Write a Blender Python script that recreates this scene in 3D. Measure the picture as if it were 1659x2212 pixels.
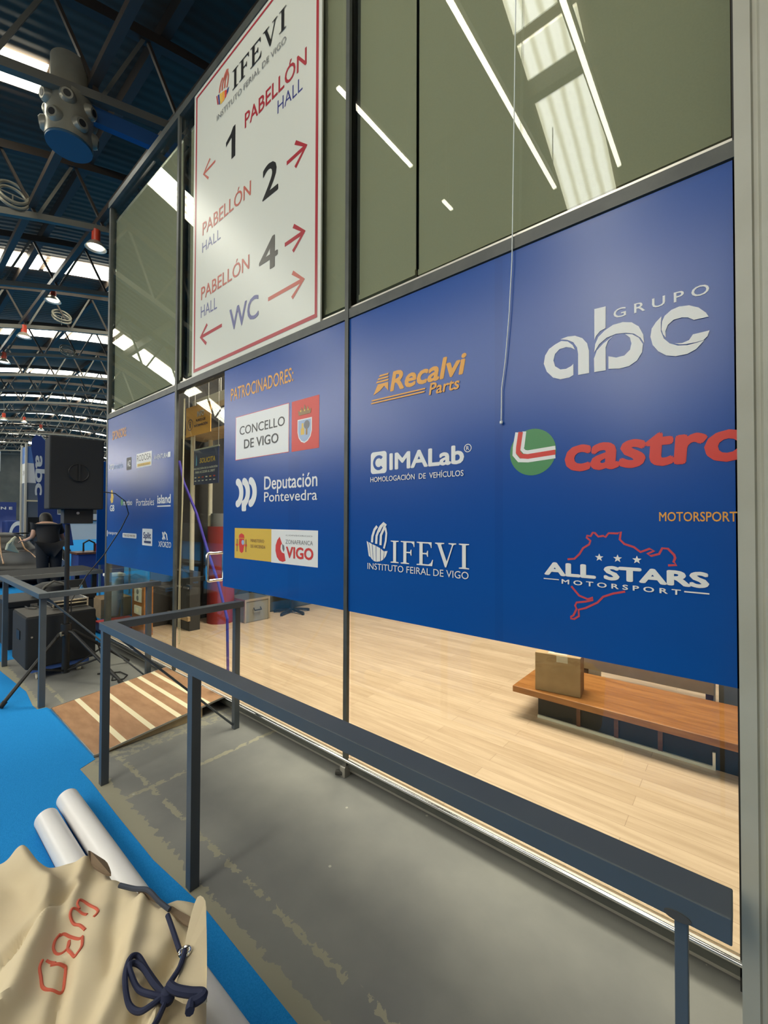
import bpy, bmesh, math, random
from mathutils import Vector, Matrix
random.seed(7)
R = math.radians
for _o in list(bpy.data.objects):
    bpy.data.objects.remove(_o, do_unlink=True)
COL = bpy.context.scene.collection
SC = bpy.context.scene

# ------------------------------------------------------------------ camera
cd = bpy.data.cameras.new('camera')
cam = bpy.data.objects.new('camera', cd)
COL.objects.link(cam)
yaw, pitch, roll = 39.9357, 0.91337, 0.19084
cam.rotation_mode = 'QUATERNION'
_a, _p = R(yaw), R(pitch)
_Rt = Vector((math.cos(_a), math.sin(_a), 0))
_F = Vector((-math.sin(_a) * math.cos(_p), math.cos(_a) * math.cos(_p), math.sin(_p)))
_U = _Rt.cross(_F)
_r = R(roll)
_R2 = _Rt * math.cos(_r) + _U * math.sin(_r)
_U2 = -_Rt * math.sin(_r) + _U * math.cos(_r)
_m = Matrix((( _R2.x, _U2.x, -_F.x), (_R2.y, _U2.y, -_F.y), (_R2.z, _U2.z, -_F.z)))
cam.rotation_quaternion = _m.to_quaternion()
cam.location = (0, 0, 1.458)
cd.sensor_fit = 'VERTICAL'
cd.sensor_height = 36.0
cd.lens = 920.588 * 36.0 / 2212.0
cd.clip_start = 0.02
cd.clip_end = 300
SC.camera = cam

# ------------------------------------------------------------------ light and exposure
w = bpy.data.worlds.new('World')
SC.world = w
w.use_nodes = True
w.node_tree.nodes['Background'].inputs[0].default_value = (0.75, 0.82, 1.0, 1)
w.node_tree.nodes['Background'].inputs[1].default_value = 0.16
SKY_EMIT = 10.0          # daylight through the translucent roof strips
TUBE_EMIT = 16.0        # linear lamps under the roof

def area(name, loc, size, power, color, rot=(0, 0, 0), spread=180):
    l = bpy.data.lights.new(name, 'AREA')
    l.shape = 'RECTANGLE'
    l.size, l.size_y = size
    l.energy = power
    l.color = color
    l.spread = R(spread)
    o = bpy.data.objects.new(name, l)
    o.location = loc
    o.rotation_euler = rot
    COL.objects.link(o)
    return o
area('shop_ceiling_light', (-1.7, 3.3, 4.6), (2.6, 1.6), 430, (1.0, 0.89, 0.78))
area('shop_ceiling_light', (-4.2, 2.6, 4.6), (1.2, 1.0), 75, (1.0, 0.89, 0.78))
area('added_hall_fill', (-2.6, -4.3, 4.5), (9.0, 2.4), 235, (1.0, 0.95, 0.85), (R(38), 0, 0))  # this and next two: unseen fill lights, added to brighten shop front and hall
area('added_hall_fill', (-10.6, -4.6, 4.4), (5.6, 2.2), 240, (1.0, 0.95, 0.86), (R(38), 0, 0))
area('added_hall_fill', (-25.5, -4.6, 4.4), (9.0, 2.4), 330, (1.0, 0.95, 0.86), (R(38), 0, 0))
SC.view_settings.view_transform = 'Standard'
SC.view_settings.look = 'None'
SC.view_settings.exposure = 0.0
SC.view_settings.gamma = 1.0
SC.view_settings.use_curve_mapping = False

# ------------------------------------------------------------------ materials
def srgb(r, g, b):
    f = lambda c: (c / 12.92 if c <= 0.04045 else ((c + 0.055) / 1.055) ** 2.4)
    return (f(r / 255), f(g / 255), f(b / 255))

MATS = {}
def mat(name, col, rough=0.5, metal=0.0, spec=0.5, emit=None, estr=0.0, coat=0.0):
    m = bpy.data.materials.new(name)
    m.use_nodes = True
    b = m.node_tree.nodes['Principled BSDF']
    b.inputs['Base Color'].default_value = (*col, 1)
    b.inputs['Roughness'].default_value = rough
    b.inputs['Metallic'].default_value = metal
    b.inputs['Specular IOR Level'].default_value = spec
    b.inputs['Coat Weight'].default_value = coat
    if emit:
        b.inputs['Emission Color'].default_value = (*emit, 1)
        b.inputs['Emission Strength'].default_value = estr
    MATS[name] = m
    return m

def noisy(name, c0, c1, scale=6, rough=0.6, bump=0.0, detail=6, stretch=(1, 1, 1), lo=0.35, hi=0.65, metal=0.0, spec=0.5):
    m = mat(name, c0, rough, metal, spec)
    nt = m.node_tree
    b = nt.nodes['Principled BSDF']
    tc = nt.nodes.new('ShaderNodeTexCoord')
    mp = nt.nodes.new('ShaderNodeMapping')
    mp.inputs['Scale'].default_value = stretch
    nz = nt.nodes.new('ShaderNodeTexNoise')
    nz.inputs['Scale'].default_value = scale
    nz.inputs['Detail'].default_value = detail
    cr = nt.nodes.new('ShaderNodeValToRGB')
    cr.color_ramp.elements[0].position = lo
    cr.color_ramp.elements[1].position = hi
    cr.color_ramp.elements[0].color = (*c0, 1)
    cr.color_ramp.elements[1].color = (*c1, 1)
    nt.links.new(tc.outputs['Object'], mp.inputs['Vector'])
    nt.links.new(mp.outputs[0], nz.inputs['Vector'])
    nt.links.new(nz.outputs['Fac'], cr.inputs['Fac'])
    nt.links.new(cr.outputs[0], b.inputs['Base Color'])
    if bump:
        bp = nt.nodes.new('ShaderNodeBump')
        bp.inputs['Strength'].default_value = bump
        bp.inputs['Distance'].default_value = 0.01
        nt.links.new(nz.outputs['Fac'], bp.inputs['Height'])
        nt.links.new(bp.outputs[0], b.inputs['Normal'])
    return m

def concrete():
    m = mat('painted_concrete', (0.2, 0.2, 0.19), 0.62, 0, 0.35)
    nt = m.node_tree; L = nt.links.new
    b = nt.nodes['Principled BSDF']
    N = nt.nodes.new
    geo = N('ShaderNodeTexCoord')
    sep = N('ShaderNodeSeparateXYZ'); L(geo.outputs['Object'], sep.inputs[0])
    n1 = N('ShaderNodeTexNoise'); n1.inputs['Scale'].default_value = 2.2; n1.inputs['Detail'].default_value = 7
    n2 = N('ShaderNodeTexNoise'); n2.inputs['Scale'].default_value = 22; n2.inputs['Detail'].default_value = 5
    n3 = N('ShaderNodeTexVoronoi'); n3.inputs['Scale'].default_value = 7.0
    for n in (n1, n2, n3): L(geo.outputs['Object'], n.inputs['Vector'])
    base = N('ShaderNodeValToRGB')
    base.color_ramp.elements[0].position = 0.3; base.color_ramp.elements[1].position = 0.72
    base.color_ramp.elements[0].color = (0.165, 0.168, 0.16, 1); base.color_ramp.elements[1].color = (0.25, 0.25, 0.225, 1)
    L(n1.outputs['Fac'], base.inputs[0])
    def math_(op, a, bb, c=None):
        k = N('ShaderNodeMath'); k.operation = op
        for i, v in enumerate((a, bb, c)):
            if v is None: continue
            if isinstance(v, (int, float)): k.inputs[i].default_value = v
            else: L(v, k.inputs[i])
        return k.outputs[0]
    y = math_('MULTIPLY_ADD', n2.outputs['Fac'], 0.09, sep.outputs['Y'])
    y = math_('ADD', y, -0.045)
    def band(c, hw, v=y):
        d = math_('ABSOLUTE', math_('SUBTRACT', v, c), 0)
        return math_('LESS_THAN', d, hw)
    raw = band(0.80, 0.06)
    br = math_('GREATER_THAN', n2.outputs['Fac'], 0.50)
    stripe = math_('MULTIPLY', band(0.985, 0.013), br)
    xj = math_('MULTIPLY_ADD', n2.outputs['Fac'], 0.05, sep.outputs['X'])
    seam = math_('MULTIPLY', band(-2.44, 0.016, xj), math_('GREATER_THAN', n2.outputs['Fac'], 0.42))
    seam2 = math_('MULTIPLY', band(-2.93, 0.07, xj), math_('GREATER_THAN', n2.outputs['Fac'], 0.5))
    mx = math_('MAXIMUM', raw, stripe); mx = math_('MAXIMUM', mx, seam); mx = math_('MAXIMUM', mx, math_('MULTIPLY', seam2, 0.7))
    m1 = N('ShaderNodeMixRGB'); L(mx, m1.inputs[0]); L(base.outputs[0], m1.inputs[1]); m1.inputs[2].default_value = (0.31, 0.295, 0.215, 1)
    sp = math_('LESS_THAN', n3.outputs['Distance'], 0.045)
    sp = math_('MULTIPLY', sp, math_('GREATER_THAN', n1.outputs['Fac'], 0.47))
    m2 = N('ShaderNodeMixRGB'); L(sp, m2.inputs[0]); L(m1.outputs[0], m2.inputs[1]); m2.inputs[2].default_value = (0.42, 0.41, 0.34, 1)
    L(m2.outputs[0], b.inputs['Base Color'])
    bp = N('ShaderNodeBump'); bp.inputs['Strength'].default_value = 0.25; bp.inputs['Distance'].default_value = 0.004
    L(n2.outputs['Fac'], bp.inputs['Height']); L(bp.outputs[0], b.inputs['Normal'])
    return m

def planks(name, c0, c1, c2, plank_w=0.09, plank_l=1.1, rough=0.33):
    m = mat(name, c0, rough, 0, 0.5)
    nt = m.node_tree; L = nt.links.new; N = nt.nodes.new
    b = nt.nodes['Principled BSDF']
    tc = N('ShaderNodeTexCoord')
    bk = N('ShaderNodeTexBrick')
    bk.inputs['Scale'].default_value = 1.0
    bk.inputs['Brick Width'].default_value = plank_l
    bk.inputs['Row Height'].default_value = plank_w
    bk.inputs['Mortar Size'].default_value = 0.0012
    bk.inputs['Color1'].default_value = (*c0, 1); bk.inputs['Color2'].default_value = (*c1, 1); bk.inputs['Mortar'].default_value = (*c2, 1)
    bk.offset = 0.37
    L(tc.outputs['Object'], bk.inputs['Vector'])
    mp = N('ShaderNodeMapping'); mp.inputs['Scale'].default_value = (1.3, 16, 1)
    nz = N('ShaderNodeTexNoise'); nz.inputs['Scale'].default_value = 2.2; nz.inputs['Detail'].default_value = 5
    L(tc.outputs['Object'], mp.inputs[0]); L(mp.outputs[0], nz.inputs['Vector'])
    mx = N('ShaderNodeMixRGB'); mx.blend_type = 'MULTIPLY'; mx.inputs[0].default_value = 0.55
    cr = N('ShaderNodeValToRGB'); cr.color_ramp.elements[0].position = 0.3; cr.color_ramp.elements[1].position = 0.7
    cr.color_ramp.elements[0].color = (0.62, 0.58, 0.52, 1); cr.color_ramp.elements[1].color = (1, 1, 1, 1)
    L(nz.outputs['Fac'], cr.inputs[0]); L(bk.outputs['Color'], mx.inputs[1]); L(cr.outputs[0], mx.inputs[2])
    L(mx.outputs[0], b.inputs['Base Color'])
    return m

def glass_mat(name, tint, ior=1.5, rough=0.0):
    m = bpy.data.materials.new(name); m.use_nodes = True
    nt = m.node_tree; nt.nodes.clear(); N = nt.nodes.new; L = nt.links.new
    out = N('ShaderNodeOutputMaterial'); mix = N('ShaderNodeMixShader')
    tr = N('ShaderNodeBsdfTransparent'); tr.inputs[0].default_value = (*tint, 1)
    gl = N('ShaderNodeBsdfGlossy'); gl.inputs['Roughness'].default_value = rough
    g = N('ShaderNodeNewGeometry')           # Schlick reflectance, the same from both faces of the thin pane
    dt = N('ShaderNodeVectorMath'); dt.operation = 'DOT_PRODUCT'
    L(g.outputs['Incoming'], dt.inputs[0]); L(g.outputs['Normal'], dt.inputs[1])
    def mth(op, a, b=None):
        k = N('ShaderNodeMath'); k.operation = op
        for i, v in enumerate((a, b)):
            if v is None: continue
            if isinstance(v, (int, float)): k.inputs[i].default_value = v
            else: L(v, k.inputs[i])
        return k.outputs[0]
    c1 = mth('SUBTRACT', 1.0, mth('ABSOLUTE', dt.outputs['Value']))
    fr = mth('ADD', mth('MULTIPLY', mth('POWER', c1, 5.0), 0.95), 0.043)
    L(fr, mix.inputs[0]); L(tr.outputs[0], mix.inputs[1]); L(gl.outputs[0], mix.inputs[2]); L(mix.outputs[0], out.inputs[0])
    MATS[name] = m
    return m

def sky_panel_mat():
    m = mat('translucent_roof_sheet', (0.8, 0.78, 0.7), 0.5)
    nt = m.node_tree; N = nt.nodes.new; L = nt.links.new
    b = nt.nodes['Principled BSDF']
    tc = N('ShaderNodeTexCoord'); wv = N('ShaderNodeTexWave'); wv.wave_type = 'BANDS'; wv.bands_direction = 'X'
    wv.inputs['Scale'].default_value = 1.9; wv.inputs['Distortion'].default_value = 0.6; wv.inputs['Detail'].default_value = 2; wv.inputs['Detail Scale'].default_value = 3
    cr = N('ShaderNodeValToRGB')
    cr.color_ramp.elements[0].color = (0.66, 0.62, 0.45, 1); cr.color_ramp.elements[1].color = (1.0, 0.98, 0.86, 1)
    cr.color_ramp.elements[0].position = 0.0; cr.color_ramp.elements[1].position = 0.55
    L(tc.outputs['Object'], wv.inputs[0]); L(wv.outputs['Fac'], cr.inputs[0]); L(cr.outputs[0], b.inputs['Emission Color'])
    b.inputs['Emission Strength'].default_value = SKY_EMIT
    return m

def corrugated():
    m = mat('dark_roof_sheet', (0.125, 0.086, 0.060), 0.6, 0.0, 0.3)
    nt = m.node_tree; N = nt.nodes.new; L = nt.links.new
    b = nt.nodes['Principled BSDF']
    tc = N('ShaderNodeTexCoord'); wv = N('ShaderNodeTexWave'); wv.wave_type = 'BANDS'; wv.bands_direction = 'X'
    wv.inputs['Scale'].default_value = 1.6
    bp = N('ShaderNodeBump'); bp.inputs['Strength'].default_value = 0.5; bp.inputs['Distance'].default_value = 0.04
    L(tc.outputs['Object'], wv.inputs[0]); L(wv.outputs['Fac'], bp.inputs['Height']); L(bp.outputs[0], b.inputs['Normal'])
    return m

M_CONC = concrete()
M_CARPET = noisy('blue_carpet_pile', (0.014, 0.23, 0.60), (0.022, 0.275, 0.68), 260, 0.95, 0.25, 3, spec=0.1)
M_PLANK = planks('light_oak_planks', (0.62, 0.465, 0.325), (0.53, 0.385, 0.26), (0.36, 0.25, 0.165))
M_ROOF = corrugated()
M_SKY = sky_panel_mat()
M_GLASS = glass_mat('clear_pane', (0.93, 0.96, 0.92))
M_TRUSS_D = mat('dark_truss_paint', (0.062, 0.046, 0.034), 0.5, 0, 0.4)
M_TRUSS_L = mat('grey_truss_paint', (0.17, 0.16, 0.13), 0.5, 0, 0.4)
M_BLIND = noisy('beige_blind_fabric', (0.315, 0.29, 0.205), (0.33, 0.305, 0.215), 140, 0.9, 0.05, 2)
M_FRAME = noisy('grey_green_frame', (0.055, 0.06, 0.054), (0.078, 0.082, 0.07), 9, 0.45, 0.0, 4)
M_DARK = mat('black_gasket', (0.012, 0.013, 0.012), 0.6)
M_SILL = mat('brushed_aluminium', (0.85, 0.82, 0.74), 0.4, 0.35)
M_RECESS = noisy('dirty_recess', (0.03, 0.03, 0.026), (0.06, 0.055, 0.045), 12, 0.8)
M_RAIL = noisy('slate_rail_paint', (0.066, 0.080, 0.090), (0.076, 0.090, 0.100), 5, 0.42, 0.0, 3)
M_RAILPATCH = noisy('brown_rail_patch', (0.060, 0.056, 0.048), (0.068, 0.062, 0.052), 14, 0.6)  # brown tone of the small oval on the rail front
M_BOARD = mat('blue_print_film', (0.002, 0.068, 0.32), 0.27, 0, 0.55)
M_BOARD2 = mat('blue_print_film_overlap', (0.002, 0.063, 0.295), 0.27, 0, 0.55)
M_FOAM = mat('white_foam_edge', (0.8, 0.82, 0.8), 0.7)
M_WHITE = mat('white_print', (0.80, 0.80, 0.76), 0.4, 0, 0.4)
M_ORANGE = mat('orange_print', (0.78, 0.36, 0.055), 0.4)
M_INFO = mat('amber_print', (0.92, 0.47, 0.09), 0.5)
M_RED = mat('red_print', (0.66, 0.05, 0.035), 0.4)
M_BLACK = mat('black_print', (0.015, 0.015, 0.015), 0.4)
M_GREEN = mat('green_print', (0.07, 0.26, 0.09), 0.4)
M_YELLOW = mat('yellow_print', (0.72, 0.47, 0.06), 0.4)
M_GREYP = mat('grey_print', (0.18, 0.18, 0.18), 0.4)
M_PALEB = mat('pale_blue_print', (0.36, 0.46, 0.62), 0.4)
M_BROWNP = mat('brown_print', (0.30, 0.17, 0.06), 0.4)
M_NAVYP = mat('navy_print', (0.03, 0.04, 0.13), 0.4)
M_TRACK = mat('coral_red_print', (0.56, 0.06, 0.07), 0.4)
M_BLUEP = mat('light_blue_print', (0.10, 0.32, 0.6), 0.4)
M_SIGN = mat('cream_sign_sheet', (0.66, 0.66, 0.57), 0.30, 0, 0.5)
M_SRED = mat('sign_dark_red', (0.40, 0.035, 0.045), 0.35)
M_SRED2 = mat('sign_pale_red', (0.52, 0.13, 0.09), 0.35)  # paler red for part of the sign lettering and arrows
M_SNAVY = mat('sign_navy', (0.05, 0.06, 0.22), 0.35)
M_SNAVY2 = mat('sign_pale_navy', (0.16, 0.16, 0.30), 0.35)  # paler navy for the lower sign lettering
M_SGREY = mat('sign_brown_grey', (0.10, 0.092, 0.075), 0.35)  # brownish grey instead of black for the lowest numeral
M_PILLAR = noisy('cream_pillar_paint', (0.40, 0.38, 0.285), (0.44, 0.42, 0.32), 8, 0.45)
M_PLY = noisy('brown_plywood', (0.33, 0.175, 0.085), (0.42, 0.235, 0.12), 7, 0.6, 0.05, 6, (1, 3, 1))
M_PLYEDGE = noisy('raw_plywood_edge', (0.42, 0.31, 0.17), (0.5, 0.38, 0.22), 9, 0.7)
M_CREAM = mat('cream_grip_tape', (0.80, 0.72, 0.48), 0.7)
M_ALU = mat('dull_aluminium', (0.55, 0.53, 0.48), 0.35, 0.9)
M_BLK = mat('black_plastic', (0.012, 0.012, 0.012), 0.5)
M_BLKM = mat('black_carpeted_wood', (0.014, 0.015, 0.016), 0.85)
M_TOPBLK = noisy('dusty_black_top', (0.07, 0.065, 0.05), (0.09, 0.08, 0.065), 5, 0.6)
M_CHROME = mat('polished_steel', (0.75, 0.75, 0.73), 0.14, 1.0)
M_BLUEPL = mat('blue_dolly_plastic', (0.09, 0.20, 0.62), 0.45)
M_CREAMPL = mat('cream_plastic', (0.66, 0.62, 0.5), 0.45)
M_RUBBER = mat('grey_rubber', (0.22, 0.21, 0.18), 0.7)
M_WOOD = noisy('orange_brown_veneer', (0.26, 0.10, 0.025), (0.38, 0.16, 0.045), 4, 0.28, 0.0, 5, (1.2, 9, 9))
M_WOODD = noisy('dark_brown_veneer', (0.10, 0.035, 0.016), (0.15, 0.06, 0.03), 4, 0.3, 0.0, 5, (1.2, 9, 9))
M_CARD = noisy('brown_cardboard', (0.36, 0.24, 0.125), (0.42, 0.285, 0.15), 11, 0.8)
M_CARDT = mat('pale_packing_tape', (0.62, 0.56, 0.44), 0.25)
M_CANVAS = noisy('beige_canvas', (0.68, 0.58, 0.39), (0.61, 0.51, 0.335), 3.5, 0.85, 0.12, 8)
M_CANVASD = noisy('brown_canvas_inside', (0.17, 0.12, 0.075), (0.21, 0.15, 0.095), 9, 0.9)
M_NAVY = mat('navy_cord', (0.012, 0.018, 0.055), 0.8)
M_NAVYL = mat('slate_binding', (0.04, 0.05, 0.075), 0.8)
M_MARK = mat('red_marker_ink', (0.62, 0.12, 0.07), 0.7)
M_PAPER = mat('white_vinyl_roll', (0.80, 0.79, 0.78), 0.35)
M_PAPERB = mat('violet_backing', (0.10, 0.12, 0.42), 0.5)
M_CORD = mat('white_cord', (0.75, 0.78, 0.74), 0.5)
M_CORDY = mat('ivory_cord', (0.62, 0.55, 0.38), 0.5)
M_PURPLE = mat('violet_strap', (0.035, 0.015, 0.26), 0.7)
M_REDLAMP = mat('red_lamp_housing', (0.62, 0.06, 0.025), 0.4)
M_BELL = mat('silver_lamp_bell', (0.62, 0.57, 0.45), 0.3, 0.6)
M_BULB = mat('lit_lamp_glass', (0.8, 0.8, 0.8), 0.4, emit=(1.0, 0.95, 0.82), estr=3.5)
M_TUBE = mat('lit_linear_diffuser', (0.8, 0.8, 0.8), 0.4, emit=(1.0, 0.93, 0.78), estr=TUBE_EMIT)
M_SPOT = mat('lit_flood_lamp', (0.8, 0.8, 0.8), 0.4, emit=(0.75, 0.88, 1.0), estr=30.0)
M_DUCT = noisy('beige_duct_steel', (0.26, 0.24, 0.185), (0.31, 0.29, 0.22), 4, 0.35, 0.0, 3, metal=0.3)
M_BLUESTEEL = mat('blue_steel_paint', (0.025, 0.10, 0.27), 0.5)
M_BLUECAP = mat('dull_blue_cap', (0.03, 0.09, 0.15), 0.5)
M_GREYFAB = mat('slate_fabric', (0.13, 0.16, 0.20), 0.8)
M_BLUEFAB = mat('mid_blue_fabric', (0.10, 0.22, 0.52), 0.75)
M_NAVYFAB = mat('navy_blue_fabric', (0.025, 0.055, 0.22), 0.75)
M_SKIN = mat('skin', (0.50, 0.29, 0.20), 0.55)
M_HAIR = mat('black_hair', (0.008, 0.007, 0.007), 0.5)
M_SHIRT = mat('black_cotton', (0.010, 0.010, 0.012), 0.85)
M_CARBLK = mat('gloss_black_paint', (0.006, 0.005, 0.005), 0.3, 0, 0.25)
M_BRONZE = mat('bronze_stripe', (0.42, 0.25, 0.13), 0.25, 0.6)
M_LENS = mat('headlamp_lens', (0.55, 0.58, 0.6), 0.15, 0.2)
M_TYRE = mat('tyre_rubber', (0.012, 0.012, 0.012), 0.8)
M_REDPL = mat('red_plastic', (0.50, 0.03, 0.025), 0.4)
M_SHOPW = mat('charcoal_wall_paint', (0.035, 0.033, 0.03), 0.8)
M_SHOPR = mat('dark_red_wall_panel', (0.24, 0.018, 0.015), 0.6)
M_GREYB = mat('grey_upholstery', (0.09, 0.10, 0.105), 0.85)
M_TEAL = mat('teal_upholstery', (0.02, 0.075, 0.115), 0.85)
M_PALECLOTH = mat('pale_blue_bag', (0.30, 0.45, 0.60), 0.6)
M_DISTW = noisy('hall_end_cladding', (0.10, 0.11, 0.10), (0.16, 0.16, 0.14), 0.6, 0.8)
M_CLOTH = mat('pale_green_cloth', (0.55, 0.55, 0.40), 0.85)

# ------------------------------------------------------------------ mesh helpers
class MB:
    def __init__(s): s.v = []; s.f = []; s.m = []; s.mats = []; s.cur = 0
    def use(s, m):
        if m not in s.mats: s.mats.append(m)
        s.cur = s.mats.index(m); return s
    def add(s, vs, fs):
        o = len(s.v); s.v += [tuple(v) for v in vs]
        for f in fs: s.f.append([i + o for i in f]); s.m.append(s.cur)
        return s
    def box(s, x0, x1, y0, y1, z0, z1):
        vs = [(x, y, z) for x in (x0, x1) for y in (y0, y1) for z in (z0, z1)]
        return s.add(vs, [(0, 1, 3, 2), (4, 6, 7, 5), (0, 4, 5, 1), (2, 3, 7, 6), (0, 2, 6, 4), (1, 5, 7, 3)])
    def obox(s, c, size, mtx):
        c = Vector(c); hx, hy, hz = [k / 2 for k in size]
        vs = [c + mtx @ Vector((x, y, z)) for x in (-hx, hx) for y in (-hy, hy) for z in (-hz, hz)]
        return s.add(vs, [(0, 1, 3, 2), (4, 6, 7, 5), (0, 4, 5, 1), (2, 3, 7, 6), (0, 2, 6, 4), (1, 5, 7, 3)])
    def bar(s, p0, p1, wd, ht):
        p0, p1 = Vector(p0), Vector(p1); d = p1 - p0
        x = d.normalized(); up = Vector((0, 0, 1)) if abs(x.z) < 0.95 else Vector((1, 0, 0))
        y = up.cross(x).normalized(); z = x.cross(y)
        return s.obox((p0 + p1) / 2, (d.length, wd, ht), Matrix((x, y, z)).transposed())
    def tube(s, pts, r, n=8, closed=False):
        pts = [Vector(p) for p in pts]; k = len(pts); rings = []
        prev = None
        for i, p in enumerate(pts):
            if closed: d = pts[(i + 1) % k] - pts[i - 1]
            else: d = pts[min(i + 1, k - 1)] - pts[max(i - 1, 0)]
            d = d.normalized() if d.length > 1e-9 else Vector((0, 0, 1))
            if prev is None:
                a = Vector((0, 0, 1)) if abs(d.z) < 0.9 else Vector((1, 0, 0))
                u = d.cross(a).normalized()
            else:
                u = (prev - d * prev.dot(d)); u = u.normalized() if u.length > 1e-6 else d.orthogonal().normalized()
            prev = u; v2 = d.cross(u)
            rr = r[i] if isinstance(r, (list, tuple)) else r
            rings.append([p + (u * math.cos(t) + v2 * math.sin(t)) * rr for t in [2 * math.pi * j / n for j in range(n)]])
        vs = [v for q in rings for v in q]; fs = []
        m = k if closed else k - 1
        for i in range(m):
            for j in range(n):
                a = i * n + j; b = i * n + (j + 1) % n; c = ((i + 1) % k) * n + (j + 1) % n; d2 = ((i + 1) % k) * n + j
                fs.append((a, b, c, d2))
        if not closed:
            fs.append(tuple(range(n - 1, -1, -1))); fs.append(tuple((k - 1) * n + j for j in range(n)))
        return s.add(vs, fs)
    def cyl(s, p0, p1, r0, r1=None, n=20):
        return s.tube([p0, p1], [r0, r0 if r1 is None else r1], n)
    def lathe(s, prof, c, n=24, ax='z'):
        vs = []
        for r, h in prof:
            for j in range(n):
                t = 2 * math.pi * j / n; a, b = r * math.cos(t), r * math.sin(t)
                q = {'z': (a, b, h), 'y': (a, h, b), 'x': (h, a, b)}[ax]
                vs.append((c[0] + q[0], c[1] + q[1], c[2] + q[2]))
        fs = []
        for i in range(len(prof) - 1):
            for j in range(n):
                fs.append((i * n + j, i * n + (j + 1) % n, (i + 1) * n + (j + 1) % n, (i + 1) * n + j))
        return s.add(vs, fs)
    def prism(s, poly, e0, e1, place):
        n = len(poly)
        vs = [place(a, b, e0) for a, b in poly] + [place(a, b, e1) for a, b in poly]
        fs = [tuple(range(n)), tuple(range(2 * n - 1, n - 1, -1))] + [(i, i + n, (i + 1) % n + n, (i + 1) % n) for i in range(n)]
        return s.add(vs, fs)
    def build(s, name, m=None, parent=None, smooth=False, bevel=0.0, fixn=True):
        me = bpy.data.meshes.new(name)
        off = Vector((0, 0, 0))
        q = parent
        while q is not None: off += q.location; q = q.parent
        me.from_pydata([Vector(v) - off for v in s.v], [], s.f)
        mm = s.mats if s.mats else [m]
        for x in mm: me.materials.append(x)
        if s.mats: me.polygons.foreach_set('material_index', s.m)
        if fixn:
            bm = bmesh.new(); bm.from_mesh(me); bmesh.ops.recalc_face_normals(bm, faces=bm.faces); bm.to_mesh(me); bm.free()
        if smooth:
            me.polygons.foreach_set('use_smooth', [True] * len(me.polygons))
            try: me.set_sharp_from_angle(angle=R(40))
            except Exception: pass
        o = bpy.data.objects.new(name, me); COL.objects.link(o)
        if parent is not None: o.parent = parent
        if bevel:
            b = o.modifiers.new('bevel', 'BEVEL'); b.width = bevel; b.segments = 2; b.limit_method = 'ANGLE'
        return o

def tag(o, label, cat, group=None, kind=None):
    o['label'] = label; o['category'] = cat
    if group: o['group'] = group
    if kind: o['kind'] = kind
    return o
def thing(name, label, cat, loc=(0, 0, 0), group=None):
    o = bpy.data.objects.new(name, None); COL.objects.link(o); o.location = loc; o.empty_display_size = 0.1
    return tag(o, label, cat, group)
def struct(o):
    o['kind'] = 'structure'; return o
def box(name, m, x0, x1, y0, y1, z0, z1, parent=None, bevel=0.0):
    return MB().box(x0, x1, y0, y1, z0, z1).build(name, m, parent, bevel=bevel)
def dup(root, loc, label=None, group=None):
    r = root.copy(); COL.objects.link(r); r.location = loc
    if label: r['label'] = label
    if group: r['group'] = group
    for ch in list(root.children):
        c = ch.copy(); COL.objects.link(c); c.parent = r
        for g in ch.children:
            d = g.copy(); COL.objects.link(d); d.parent = c
    return r

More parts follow.
